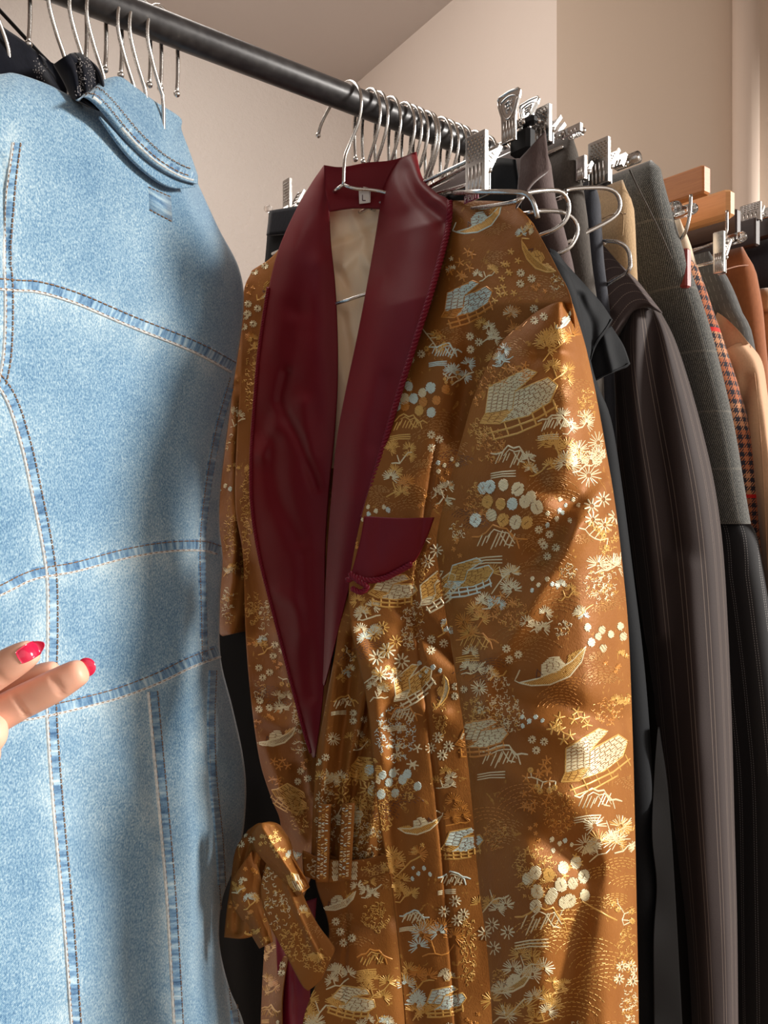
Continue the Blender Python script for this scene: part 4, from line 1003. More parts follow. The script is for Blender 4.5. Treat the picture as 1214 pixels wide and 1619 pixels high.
# ---------------------------------------------------------------- hanging clothes, right part of the rail
def slab(name, rows, L, mat, parent, rise=0, seed=1, wob=.006, nv=110, uvswap=False, label=None, taper=0, off=.0):
    """cloth folded flat over a hanger: rows (right silhouette x, y, thickness m, w) with a rounded near end, running back along the hanger"""
    rw = cr([(a, b, c*1000, d*1000) for a, b, c, d in rows], nv); vs = []; uv = []; fs = []
    nb = 16; na = 8; ncross = nb*2+na+1
    cum = 0; prev = None
    for j, (x, y, th, w_) in enumerate(rw):
        th, w_ = th/1000, w_/1000
        d = D(x, w_); tn = (x-CX)/F
        # step left so that the rounded end's silhouette falls on x
        wpx = th/2*F/d*(.782-.623*tn)+.0
        p = P(x-wpx, y, D(x-wpx, w_)); v = j/(nv-1)
        h = th/2*(min(1, .15+j*.35) if True else 1)
        if prev is not None: cum += abs(p.z-prev)
        prev = p.z
        row = []
        for i in range(nb+1):
            l_ = L*(1-i/nb)**1.2; row.append((-1, l_))
        for i in range(1, na): a = math.pi*i/na; row.append((-math.cos(a), -math.sin(a)*.9))
        for i in range(nb+1): l_ = L*(i/nb)**1.2; row.append((1, l_))
        per = 0; last = None
        for sgn, l_ in row:
            if l_ < 0: q = p+RD*h*sgn-QD*h*l_
            else: q = p+RD*h*sgn-QD*l_
            if l_ > 0:
                k = min(l_/.03, 1)*min(1, v*8)
                q += RD*wob*k*(math.sin(l_*62+seed*1.7+math.sin(p.z*7+seed))+.6*math.sin(l_*27+seed*3+p.z*5)+.25*math.sin(l_*140+p.z*11+seed))
                q += RD*off*k*min(l_/.1, 1)
                if rise: q += UP*rise*min(l_, .16)*max(0, 1-v*1.2)
            if last is not None: per += (q-last).length
            last = q; vs.append(q); uv.append((per, cum))
    n = len(row)
    for j in range(nv-1):
        for i in range(n-1): k = j*n+i; fs.append((k, k+1, k+n+1, k+n))
        k = j*n; fs.append((k+n-1, k, k+n, k+2*n-1))
    top = list(range(n)); m_ = n//2
    for i in range(m_): fs.append((i, n-1-i, n-2-i, i+1)) if n-2-i > i+1 else None
    b = (nv-1)*n
    for i in range(m_): fs.append((b+i, b+i+1, b+n-2-i, b+n-1-i)) if n-2-i > i+1 else None
    return mk(name, vs, fs, [mat], None, uv, parent, True, None, label)

def pthing(name, px, py, w_, label, cat, group=None): return thing(name, P(px, py, D(px, w_)), label, cat, group)

# black skirt on the clip hanger behind the robe
t = thing('black_skirt', P(700, 600, .85), 'black skirt hanging behind the brocade robe, dark in the gap beside the denim', 'skirt')
bs = Surf('skirt', [(425, 335), (415, 440), (385, 600), (340, 1000), (325, 1400), (325, 1740)], [(815, 252), (824, 340), (830, 600), (830, 1740)], [(425, 335), (480, 326), (560, 330), (660, 340), (700, 314), (745, 284), (770, 262), (786, 250), (815, 252)], None,
    [1.10, 1.12, 1.15], [.745, .80, .86], 0, 1, [([(380, 1250), (385, 1500), (400, 1700)], 26, -.01)], None, .004, .01, 41, .02, .3, 70, 120)
bs.build(M['black'], t, name='skirt_body')
wb = Surf('waistband', [(426, 333), (421, 372)], [(480, 324), (478, 366)], None, None, 1.094, 1.047, 0, 1, (), None, .001, .02, 42, .003, .5, 10, 8); wb.build(M['blackvelvet'], t, name='waistband')

# dresses and blouse
t = pthing('ruffled_blouse', 950, 560, .22, 'black sleeveless garment with ruffled shoulder flounces beside the brocade robe', 'blouse')
slab('body', [(880, 400, .02, .24), (905, 470, .03, .24), (930, 590, .03, .23), (955, 660, .035, .225), (972, 760, .035, .22), (990, 900, .035, .22), (1008, 1050, .035, .22), (1020, 1200, .035, .22), (1034, 1400, .035, .22), (1044, 1619, .035, .22), (1046, 1740, .035, .22)], .34, M['black'], t, .3, 2)
r1 = Surf('flounce', [(868, 392), (880, 440), (902, 500), (918, 560), (932, 604)], [(893, 415), (925, 450), (950, 478), (968, 505)], [(868, 392), (880, 398), (893, 415)], [(932, 604), (932, 575), (942, 545), (958, 522), (968, 505)],
    lambda X, Y: np.interp(X, [860, 1000], [.735, .80]), lambda X, Y: np.interp(X, [860, 1000], [.745, .79]), .006, 1, [([(915, 470), (935, 520), (934, 590)], 9, .006)], None, .002, .03, 43, .0015, .5, 40, 50)
r2 = Surf('flounce', [(934, 530), (930, 570), (938, 604)], [(966, 515), (985, 545), (996, 575)], None, [(938, 604), (960, 592), (980, 584), (990, 580), (996, 575)],
    .80, .80, .006, 1, [([(955, 530), (968, 590)], 8, -.004)], None, .001, .03, 44, .0015, .5, 30, 30)
for s_ in (r1, r2):
    s_.build(M['black'], t, name='flounce')
mb = MB()
for s_, pl in ((r1, [(967, 504), (957, 520), (941, 543), (932, 575)]), (r2, [(994, 574), (985, 580), (960, 590), (942, 600)])):
    mb.tube(edge_pts(s_, pl, 30, .0006), .0006, 6)
mb.build('rolled_hem', M['black'], t)
t = pthing('satin_dress', 1050, 1400, .2, 'dark taupe satin dress hanging between the black ruffled one and the brown pinstripe jacket', 'dress')
slab('dress_body', [(985, 470, .03, .18), (1010, 640, .035, .18), (1035, 900, .04, .18), (1062, 1150, .05, .19), (1078, 1300, .05, .20), (1088, 1450, .06, .20), (1094, 1619, .06, .20), (1096, 1740, .06, .20)], .34, M['slate'], t, .3, 5, .010)
wv = Surf('ruffle_edge', [(1040, 1150), (1034, 1220), (1030, 1320), (1037, 1400), (1032, 1500), (1034, 1740)], [(1042, 1150), (1060, 1300), (1085, 1740)], None, None, [.84, .83], .86, 0, 1, (), lambda X, Y, U, V: .006*np.sin(Y*.035+2)*(1-U), .001, .02, 45, .0015, .5, 16, 80)
wv.build(M['slate'], t, name='ruffle_edge')

# mauve trousers and neighbours
def trousers(label, cat, rows, L, mat, seed, name='trousers', rise=0, wob=.004, band=None, part='leg'):
    x, y, th, w_ = rows[0]; t = pthing(name, x, y+30, w_, label, cat)
    slab(part, rows, L, M[mat], t, rise, seed, wob, 90); return t
t = trousers('mauve-brown wool trousers clipped under the plain metal clip', 'trousers', [(860, 212, .012, .20), (865, 260, .024, .20), (872, 320, .030, .20), (886, 370, .03, .20), (905, 460, .03, .19), (930, 700, .03, .17), (940, 1740, .03, .16)], .34, 'mauve', 3)
f1 = Surf('pocket_flap', [(822, 250), (815, 330)], [(862, 206), (868, 268)], [(822, 250), (845, 225), (862, 206)], [(815, 330), (840, 290), (868, 268)], lambda X, Y: .735+.0*X, lambda X, Y: .722+.0*X, .004, 1, (), None, .001, .03, 50, .003, .5, 16, 16)
f1.build(M['mauve'], t, name='folded_waist')
t = trousers('dark brown wool trousers on a metal clip hanger, between the mauve and navy pairs', 'trousers', [(910, 208, .014, .20), (911, 270, .026, .20), (918, 320, .028, .20), (926, 400, .03, .20), (950, 700, .03, .17), (960, 1740, .03, .16)], .34, 'charcoal', 4, 'trousers', 0, .003)
t = trousers('navy wool trousers showing a sliver beside the khaki twill', 'trousers', [(942, 276, .014, .20), (944, 330, .022, .20), (948, 400, .022, .20), (970, 700, .02, .17), (980, 1740, .03, .15)], .34, 'navy', 5)
t = trousers('khaki twill trousers with a welt pocket, under the perforated clip', 'trousers', [(990, 285, .016, .20), (995, 330, .026, .20), (999, 420, .028, .20), (1010, 700, .03, .16), (1020, 1740, .03, .14)], .34, 'khaki', 6, wob=.002)
mb = MB(); mb.tube(vcr([P(952, 346, .842), P(968, 339, .836), P(984, 338, .829), P(985, 356, .829), P(984, 372, .829)], 20), .0008, 6); mb.tube([P(986, 338, .829), P(990, 338, .827)], .0007, 6); mb.build('welt_pocket', M['khaki'], t)
t = pthing('tweed_skirt', 1060, 400, .20, 'long dark grey tweed skirt with a faint check, hem above the navy pinstripe', 'skirt')
slab('skirt_body', [(1036, 254, .018, .20), (1042, 300, .034, .20), (1054, 350, .040, .20), (1072, 410, .042, .20), (1093, 470, .044, .20), (1112, 530, .044, .20), (1130, 600, .044, .20), (1148, 680, .044, .20), (1163, 770, .044, .20), (1173, 828, .044, .20)], .34, M['tweed'], t, 0, 7, .004, 100)
mb = MB(); mb.tube(vcr([P(995, 268, D(1010, .215)-.008), P(1010, 300, D(1018, .215)-.006), P(1040, 360, D(1045, .218)-.004), P(1062, 410, D(1066, .222)-.003)], 30), .0009, 6); mb.build('fold_shade', M['charcoal'], t)  # dark strip drawn in for the shade along the tweed's fold, no seam

# brown pinstripe jacket
t = pthing('pinstripe_jacket', 1050, 700, .24, 'dark brown pinstripe tailored jacket with padded shoulder, right of the brocade robe', 'jacket')
slab('body', [(1010, 480, .05, .17), (1050, 560, .05, .17), (1085, 700, .05, .17), (1105, 900, .05, .17), (1120, 1100, .05, .17), (1130, 1300, .05, .17), (1140, 1740, .05, .17)], .30, M['pin'], t, .55, 9, .007)
pd = lambda w_: (lambda X, Y: np.vectorize(lambda a: D(a, w_))(X))
ps = Surf('sleeve', [(985, 510), (968, 560), (962, 620), (968, 720), (985, 850), (1004, 1000), (1024, 1180), (1045, 1350), (1062, 1500), (1072, 1619), (1074, 1740)],
    [(1044, 492), (1066, 535), (1088, 600), (1110, 680), (1130, 770), (1143, 870), (1151, 1000), (1157, 1150), (1161, 1300), (1165, 1450), (1167, 1619), (1168, 1740)], [(985, 510), (1000, 488), (1020, 482), (1044, 492)], None,
    [.885, .92, .935, .945, .95], [.86, .87, .88, .89, .895], [.012, .03, .035, .035, .035], .8, [([(1005, 500), (1000, 620), (1020, 800), (1040, 1000)], 14, -.008), ([(1030, 500), (1035, 640), (1062, 860)], 16, .009), ([(975, 560), (985, 800), (1015, 1100)], 18, .010), ([(1090, 900), (1105, 1200), (1115, 1619)], 18, -.005)],
    lambda X, Y, U, V: .03*np.clip((U-.82)/.18, 0, 1)**2+.012*np.exp(-V*24), .002, .01, 51, .06, .6, 60, 220)
ps.build(M['pin'], t, name='sleeve')
psh = Surf('shoulder', [(922, 372), (918, 430), (938, 520)], [(960, 393), (1003, 438), (1047, 494)], [(922, 372), (940, 378), (960, 393)], [(938, 520), (965, 530), (982, 508), (1000, 486), (1022, 480), (1047, 494)],
    [.885, .875, .87], lambda X, Y: np.interp(X, [940, 1047], [.872, .845]), .006, 1, [([(940, 470), (965, 500)], 8, .004)], lambda X, Y, U, V: .02*np.clip((U-.85)/.15, 0, 1)**2, .001, .02, 52, .03, .5, 50, 60)
psh.build(M['pinS'], t, name='shoulder')

# plaid, cream, beige, and the rest
t = pthing('plaid_jacket', 1160, 700, .2, 'orange and navy houndstooth plaid jacket with red lines, between tweed and peach jacket', 'jacket')
slab('body', [(1072, 398, .018, .19), (1092, 420, .03, .19), (1118, 500, .04, .19), (1140, 570, .045, .19), (1165, 650, .045, .19), (1186, 740, .045, .19), (1205, 860, .045, .185), (1218, 980, .045, .175), (1228, 1120, .04, .16), (1232, 1740, .04, .15)], .30, M['plaid'], t, 0, 10, .003)
t = trousers('narrow cream garment with a dark red leather strap, left of the peach jacket', 'trousers', [(1078, 345, .012, .19), (1090, 400, .018, .19), (1105, 450, .018, .19), (1122, 520, .018, .19), (1132, 600, .018, .19), (1140, 900, .018, .15), (1150, 1740, .02, .15)], .25, 'cream', 11, 'cream_trousers', wob=.001)
mb = MB(); 
for k in range(1): mb.box(P(1083, 425, D(1083, .215)), RD*.0055, QD*.005, UP*.022, 0, .002)
mb.build('leather_strap', M['redleather'], t)
t = pthing('peach_jacket', 1190, 700, .2, 'peach wool jacket with shoulder seam at the right edge of the photo', 'jacket')
slab('body', [(1186, 610, .05, .16), (1205, 700, .05, .16), (1225, 1000, .05, .16), (1250, 1740, .05, .16)], .22, M['beige'], t, 0, 12, .004)
bj = Surf('sleeve', [(1126, 590), (1150, 640), (1176, 740), (1196, 860), (1210, 1000), (1230, 1200)], [(1182, 540), (1204, 570), (1213, 620), (1222, 700), (1232, 820), (1245, 1000), (1262, 1200)], [(1126, 590), (1140, 560), (1160, 545), (1182, 540)], None, [1.05, 1.08, 1.10], [1.0, 1.03], .02, .8,
    [([(1180, 600), (1172, 700), (1195, 900)], 10, .008)], lambda X, Y, U, V: .02*np.clip((U-.85)/.15, 0, 1)**2, .002, .02, 53, .05, .6, 40, 120)
bj.build(M['beige'], t, name='sleeve')
bh = Surf('shoulder', [(1118, 490), (1120, 540), (1128, 592)], [(1150, 505), (1170, 525), (1184, 543)], [(1118, 490), (1134, 494), (1150, 505)], [(1128, 592), (1140, 562), (1160, 548), (1184, 543)], 1.05, .995, .008, 1, (), None, .001, .02, 54, .03, .5, 30, 30)
bh.build(M['beige'], t, name='shoulder')
mb = MB(); mb.tube(edge_pts(bh, [(1129, 588), (1142, 563), (1162, 549), (1182, 544)], 24, .0003), .0006, 6); mb.tube(edge_pts(bj, [(1186, 545), (1196, 620), (1206, 740), (1214, 900)], 40, .0002), .0005, 6); mb.build('seam', M['beige'], t)
t = trousers('grey wool trousers hanging above the peach jacket', 'trousers', [(1127, 398, .022, .19), (1136, 430, .03, .19), (1150, 462, .034, .19), (1164, 500, .036, .19), (1182, 550, .036, .19), (1215, 800, .036, .17), (1230, 1740, .036, .17)], .28, 'greypin', 13)
t = trousers('rust-orange suede skirt under the dark wooden hangers', 'skirt', [(1181, 391, .03, .19), (1184, 430, .036, .19), (1190, 470, .04, .19), (1197, 530, .04, .19), (1215, 800, .04, .17), (1240, 1740, .04, .17)], .25, 'rust', 14, 'suede_skirt', part='skirt_body', wob=.001)
mb = MB(); mb.tube(vcr([P(1142, 428, D(1142, .2)-.012), P(1165, 421, D(1165, .2)-.013), P(1183, 419, D(1183, .2)-.006)], 16), .0006, 6); mb.build('yoke_seam', M['rust'], t)
t = trousers('tan suede skirt showing a corner beside the rust one', 'skirt', [(1212, 466, .03, .18), (1216, 500, .03, .18), (1225, 560, .03, .18), (1240, 1740, .03, .17)], .22, 'tan', 15, 'suede_skirt', part='skirt_body', wob=.001)
t = trousers('navy wool skirt behind the tan suede at the photo edge', 'skirt', [(1222, 378, .03, .18), (1226, 450, .03, .18), (1240, 600, .03, .18), (1260, 1740, .03, .18)], .22, 'navy', 16, 'wool_skirt', part='skirt_body', wob=.001)
t = trousers('charcoal wool jacket with rounded shoulder right of the grey trousers', 'jacket', [(1196, 512, .04, .14), (1222, 548, .05, .15), (1235, 640, .05, .15), (1250, 900, .05, .15), (1260, 1740, .05, .15)], .22, 'grey', 17, 'wool_jacket', part='body', rise=.4, wob=.001)
t = trousers('navy pinstripe trousers below the tweed hem at the lower right', 'trousers', [(1150, 812, .03, .17), (1178, 835, .044, .19), (1192, 900, .046, .20), (1207, 1000, .048, .205), (1222, 1120, .05, .215), (1238, 1300, .055, .22), (1246, 1740, .055, .22)], .30, 'navypin', 18, wob=.005)

# ---------------------------------------------------------------- hangers with clips
def clip(parent, px, py, hpx, wm, d, kind='grid', open_=.5, dx=None, lean=0, back=True, yaw=0.0):
    top = P(px, py, d); h = hpx*d/F
    q = Vector((QD.x*math.cos(yaw)-QD.y*math.sin(yaw), QD.x*math.sin(yaw)+QD.y*math.cos(yaw), 0)); r = UP.cross(q)
    if r.dot(RD) < 0: r = -r
    z = (UP*math.cos(lean)+r*math.sin(lean)).normalized(); n = z.cross(q); n = n if n.dot(r) < 0 else -n
    mb = MB(); c = top-z*h/2
    if kind == 'flare':   # shield shaped grip, waisted, ribbed below
        outl = [(-1.15, .44), (-1.0, .50), (0, .52), (1.0, .50), (1.15, .44), (1.05, .30), (.72, .06), (.66, -.1), (.66, -.5), (-.66, -.5), (-.66, -.1), (-.72, .06), (-1.05, .30)]
        m_ = len(outl); vs = [c+q*x*wm/2+z*y*h+n*.0009 for x, y in outl]+[c+q*x*wm/2+z*y*h-n*.0012 for x, y in outl]
        mb.add(vs, [tuple(range(m_)), tuple(range(2*m_-1, m_-1, -1))]+[(i, (i+1) % m_, (i+1) % m_+m_, i+m_) for i in range(m_)], 0, False)
        mb.tube([c+q*x*wm/2*.97+z*y*h*.985+n*.001 for x, y in outl+outl[:1]], .0009, 8)
        sh = [(-.8, .36), (0, .42), (.8, .36), (.72, .22), (.4, .04), (0, -.03), (-.4, .04), (-.72, .22), (-.8, .36)]
        mb.tube(vcr([c+q*x*wm/2+z*y*h+n*.0012 for x, y in sh], 30), .0006, 6)
        for k, (x0, y0, x1, y1) in enumerate(((-.4, .30, .4, .34), (.35, .34, .0, .24), (-.4, .22, .4, .26), (-.25, .15, .3, .19), (-.3, .3, -.15, .1), (.2, .3, .3, .1))):
            mb.tube([c+q*x0*wm/2+z*y0*h+n*.0013, c+q*x1*wm/2+z*y1*h+n*.0013], .0007, 6)
        for x in (-.45, -.15, .15, .45):
            mb.tube([c+q*x*wm/2+z*-.06*h+n*.001, c+q*x*wm/2-z*.46*h+n*.001], .0009, 6)
    else:
        mb.box(c, q*wm/2, n*.0009, z*h/2, 0, .0006)
        for s_ in (-1, 1): mb.box(c+q*s_*wm*.5-n*.0012, q*.0007, n*.0022, z*h*.49, 0, .0003)
        for i in range(4): mb.tube([c+q*(i-1.5)*wm*.2+n*.0011+z*h*-.02, c+q*(i-1.5)*wm*.2+n*.0011-z*h*.46], .0009, 6)
        if kind == 'grid':
            for a in range(5):
                for b in range(7):
                    p_ = c+q*(a-2)*wm*.17+z*h*(.08+b*.055)+n*.0012+q*(wm*.06 if b % 2 else 0)
                    mb.add([p_+q*wm*.06, p_+z*h*.02, p_-q*wm*.06, p_-z*h*.02, p_+n*.0012], [(0, 1, 4), (1, 2, 4), (2, 3, 4), (3, 0, 4)], 0, False)
    pl = mb.build('clip_plate', M['chrome'], parent)
    mb = MB(); z2 = (UP*math.cos(open_)+r*math.sin(open_)); n2 = z2.cross(q); n2 = n2 if n2.dot(r) < 0 else -n2
    piv = c-z*h*.12+r*.007
    if back:
        c2 = piv+z2*h*.26
        mb.box(c2, q*wm/2*.95, n2*.0008, z2*h*.28, 0, .0005)
        for s_ in (-1, 1): mb.box(c2+q*s_*wm*.47+n2*.0012, q*.0006, n2*.002, z2*h*.27, 0, .0003)
        for a in range(4):
            for b in range(5):
                p_ = c2+q*(a-1.5)*wm*.2+z2*h*(-.15+b*.08)+n2*.0012
                mb.add([p_+q*wm*.06, p_+z2*h*.02, p_-q*wm*.06, p_-z2*h*.02, p_+n2*.001], [(0, 1, 4), (1, 2, 4), (2, 3, 4), (3, 0, 4)], 0, False)
        mb.box(piv-UP*h*.18+r*.0005, q*wm/2*.9, r*.0008, UP*h*.2, 0, .0004)
        mb.build('clip_plate', M['chrome'], parent)
    mb = MB(); co = [piv+q*(i/40-.5)*wm*.7+(r*math.cos(i*1.1)+UP*math.sin(i*1.1))*.0034 for i in range(41)]
    mb.tube(co, .0007, 6); mb.ball(piv+q*wm*.42, .0028, n=6); mb.build('clip_spring', M['chrome'], parent)
    return top, c, piv
def bar(parent, p0, p1, r=.0019, name='cross_bar'):
    mb = MB(); mb.tube([p0.lerp(p1, i/8) for i in range(9)], r, 10); return mb.build(name, M['wire'], parent)
def far_end(px, py, w0, w1):
    p = P(px, py, D(px, w0)); return p, p-QD*(w0-w1)
def hooked(parent, px_rail, target):
    s = rail_s(px_rail); b = hook_mesh(parent, s, QD, .10)
    mb = MB(); mb.tube(vcr([b, b-UP*.012, target], 8), .0019, 8); mb.build('neck', M['wire'], parent)
# A: behind the robe, clip showing left of the collar and clip above the robe's shoulder
tA = thing('clip_hanger', rail_pt(590), 'metal clip hanger with a perforated clip standing above the robe shoulder, holding the black skirt', 'hanger', 'metal clip hangers')
clip(tA, 453, 283, 84, .0150, 1.09, 'grid', .5)
clip(tA, 752, 211, 98, .0235, .730, 'grid', .55)
bar(tA, P(470, 322, 1.08), P(640, 322, .95)); bar(tA, P(640, 322, .95), P(752, 288, .733)); bar(tA, P(640, 318, .95), P(752, 255, .738))
hooked(tA, 592, P(640, 320, .95))
mb = MB(); mb.box(P(745, 312, .7275), QD*.0088, RD*.0004, UP*.0035, 0)
lt = [[(0, 0), (0, 6), (3, 5.5), (3, 3.4), (0, 3)], [(0, 0), (0, 6), (3, 5.5), (3, 3.4), (0, 3), (3, 0)], [(0, 0), (0, 6), (3, 6), (3, 0), (0, 0)], [(1.5, 0), (1.5, 6)]]
for k, g_ in enumerate(lt):
    base = P(745, 312, .7275)-QD*.007+QD*k*.0040-UP*.0026-RD*.0009
    mb.tube([base+QD*x*.00075+UP*y*.00085 for x, y in g_], .00028, 5, 1)
mb.build('size_label', [M['plastic_label'], M['tag']], tA, 'maroon label with pale capital letters')
mb = MB(); mb.ball(P(424, 330, 1.1), .006, n=8, sc3=(1, 1, .8)); mb.build('bar_end_cap', M['clear'], tA)
# B: flared grips
tB = thing('clip_hanger', rail_pt(612), 'metal clip hanger with a tall flared grip, the highest of the clips', 'hanger', 'metal clip hangers')
clip(tB, 805, 147, 78, .0235, .735, 'flare', .5, back=False); clip(tB, 838, 160, 60, .020, .745, 'flare', .5, back=False, lean=.25)
p, q_ = far_end(800, 226, .21, -.20); bar(tB, p, q_); hooked(tB, 612, p.lerp(q_, .5))
mb = MB(); mb.box(P(826, 226, .742), QD*.012, RD*.006, UP*.011, 0, .003); mb.box(P(836, 192, .735), QD*.008, RD*.004, UP*.004, 0, .002); mb.build('rubber_pad', M['rubber'], tB)
tC = thing('clip_hanger', rail_pt(632), 'metal clip hanger with a plain clip on the mauve-brown trousers', 'hanger', 'metal clip hangers')
clip(tC, 853, 170, 60, .022, .745, 'grid', .7); p, q_ = far_end(852, 222, .20, -.20); bar(tC, p, q_); hooked(tC, 634, p.lerp(q_, .5))
tD = thing('clip_hanger', rail_pt(655), 'metal clip hanger with a small leaning clip on the dark brown trousers', 'hanger', 'metal clip hangers')
clip(tD, 878, 200, 34, .022, .79, 'plain', .5, lean=.7, back=False); clip(tD, 902, 200, 14, .022, .775, 'plain', .5, back=False); p, q_ = far_end(890, 232, .20, -.20); bar(tD, p, q_); hooked(tD, 655, p.lerp(q_, .5))
tE = thing('clip_hanger', rail_pt(675), 'metal clip hanger with a narrow clip above the navy trousers', 'hanger', 'metal clip hangers')
clip(tE, 918, 247, 38, .009, .80, 'plain', .6); p, q_ = far_end(930, 268, .20, -.20); bar(tE, p, q_); hooked(tE, 673, p.lerp(q_, .5))
tF = thing('clip_hanger', rail_pt(690), 'metal clip hanger with a tall perforated clip above the khaki trousers', 'hanger', 'metal clip hangers')
clip(tF, 946, 221, 72, .023, .82, 'grid', .6); p, q_ = far_end(950, 268, .20, -.20); bar(tF, p, q_); hooked(tF, 692, p.lerp(q_, .5))
tG = thing('clip_hanger', rail_pt(712), 'metal clip hanger with a clear plastic bar end above the tweed', 'hanger', 'metal clip hangers')
clip(tG, 978, 246, 26, .018, .845, 'plain', .6, lean=.5, back=False); p, q_ = far_end(1004, 250, .225, -.18); bar(tG, p, q_); hooked(tG, 716, p.lerp(q_, .5))
mb = MB(); mb.tube([p-QD*.022, p+QD*.004], .0062, 16); mb.build('bar_sleeve', M['clear'], tG)
mb = MB(); mb.tube([p-QD*.024, p+QD*.0045], .0045, 12); mb.build('bar_end', M['wire'], tG)
# plain coat hangers whose rounded ends show
def coat(px_rail, pts, label, n=46):
    t = thing('wire_hanger', rail_pt(px_rail), label, 'hanger', 'wire coat hangers')
    b = hook_mesh(t, rail_s(px_rail), QD, .11)
    q = [P(x, y, D(x, w_)) for x, y, w_ in pts]
    mb = MB(); mb.tube(vcr([b]+q, n*2), .0021, 10); mb.build('shoulder_wire', M['wire'], t)
coat(580, [(640, 316, .0), (698, 307, .08), (738, 304, .21), (785, 303, .25), (826, 305, .27), (842, 318, .28), (850, 345, .28)], 'chrome wire coat hanger passing low in front of the perforated clip')
coat(645, [(800, 322, .225), (830, 306, .235), (870, 301, .24), (889, 305, .243), (899, 322, .244), (896, 345, .242), (880, 361, .235), (850, 374, .22), (760, 410, .17)], 'chrome wire coat hanger whose rounded end shows in front of the mauve trousers')
coat(668, [(822, 338, .215), (850, 334, .225), (885, 335, .234), (905, 345, .238), (913, 362, .240), (907, 382, .238), (890, 398, .232), (830, 425, .20)], 'chrome wire coat hanger, rounded end just below the one before the mauve trousers')
coat(703, [(872, 318, .20), (895, 301, .21), (930, 297, .22), (960, 298, .228), (976, 308, .232), (980, 328, .232), (968, 345, .228), (930, 366, .215), (890, 386, .20), (830, 410, .17)], 'chrome wire coat hanger whose wide rounded end crosses the khaki trousers')
coat(726, [(930, 384, .19), (955, 381, .21), (978, 383, .225), (992, 394, .23), (996, 412, .232), (992, 430, .23), (960, 450, .20)], 'chrome wire coat hanger holding the brown pinstripe jacket, small rounded end')
# wooden trouser hangers
def wooden(px, py, w_, hm, tm, L, mat, label, px_rail, wire=None, bev=.002):
    d = D(px, w_); t = thing('wooden_hanger', rail_pt(px_rail), label, 'hanger', 'wooden trouser hangers')
    c = P(px, py, d)-QD*L/2; mb = MB(); mb.box(c, QD*L/2, RD*tm/2, UP*hm/2, 0, bev); mb.build('clamp_bar', M[mat], t)
    hooked(t, px_rail, c+UP*hm/2)
    if wire: 
        mb = MB(); mb.tube(vcr([P(*a) for a in wire], 30), .0019, 10); mb.build('closing_wire', M['wire'], t)
    return t, c
wooden(1118, 284, .215, .032, .016, .22, 'wood_orange', 'orange-brown wooden trouser hanger, upper and left of the two light ones', 790,
    [(1092, 308, .90), (1091, 330, .90), (1088, 352, .90), (1082, 370, .905), (1070, 383, .92), (1050, 392, .96)])
wooden(1158, 321, .215, .034, .017, .22, 'wood_pale', 'pale honey wooden trouser hanger, lower and right of the two light ones', 815,
    [(1149, 333, .97), (1149, 355, .97), (1147, 370, .97), (1138, 380, .98), (1120, 388, 1.0), (1096, 398, 1.03)], .004)
wooden(1168, 352, .20, .034, .012, .20, 'wood_dark', 'dark wooden trouser hanger directly under the pale honey one', 840)
wooden(1198, 366, .20, .036, .013, .20, 'wood_dark', 'dark wooden trouser hanger at the far right above the rust skirt', 862)
wooden(1222, 352, .20, .036, .013, .20, 'wood_dark', 'dark wooden trouser hanger cut by the right edge of the photo', 884)
for px, py, lab, h, w_, k, rl_ in ((1186, 322, 'metal clip hanger whose perforated clip stands behind the dark wooden hangers', 30, .026, 'grid', 900), (1136, 366, 'metal clip hanger with a long upright clip beside the rust skirt', 66, .012, 'plain', 850), (1206, 330, 'metal clip hanger with a leaning clip at the right edge', 16, .03, 'plain', 920)):
    t = thing('clip_hanger', rail_pt(rl_), lab, 'hanger', 'metal clip hangers')
    d = D(px, .2)+(-.03 if px == 1136 else .02); clip(t, px, py, h, w_, d, k, .5, back=px != 1206)
    p = P(px, py+h*.7, d+.003); bar(t, p, p-QD*.25); hooked(t, rl_, p-QD*.18)
for px, py, lab, rl_ in ((1056, 331, 'clip hanger with clear tube end left of the wooden hanger wire', 745), (1082, 334, 'clip hanger with clear tube end touching the wooden hanger wire', 765), (1160, 378, 'clip hanger with clear tube end above the rust skirt', 830)):
    t = thing('clip_hanger', rail_pt(rl_), lab, 'hanger', 'metal clip hangers')
    p = P(px, py, D(px, .2)-.01)
    mb = MB(); mb.tube([p-QD*.012, p+QD*.010], .0066, 16); mb.ball(p+QD*.010, .0064, n=8); mb.build('bar_sleeve', M['clear'], t)
    bar(t, p, p-QD*.3); hooked(t, rl_, p-QD*.19)

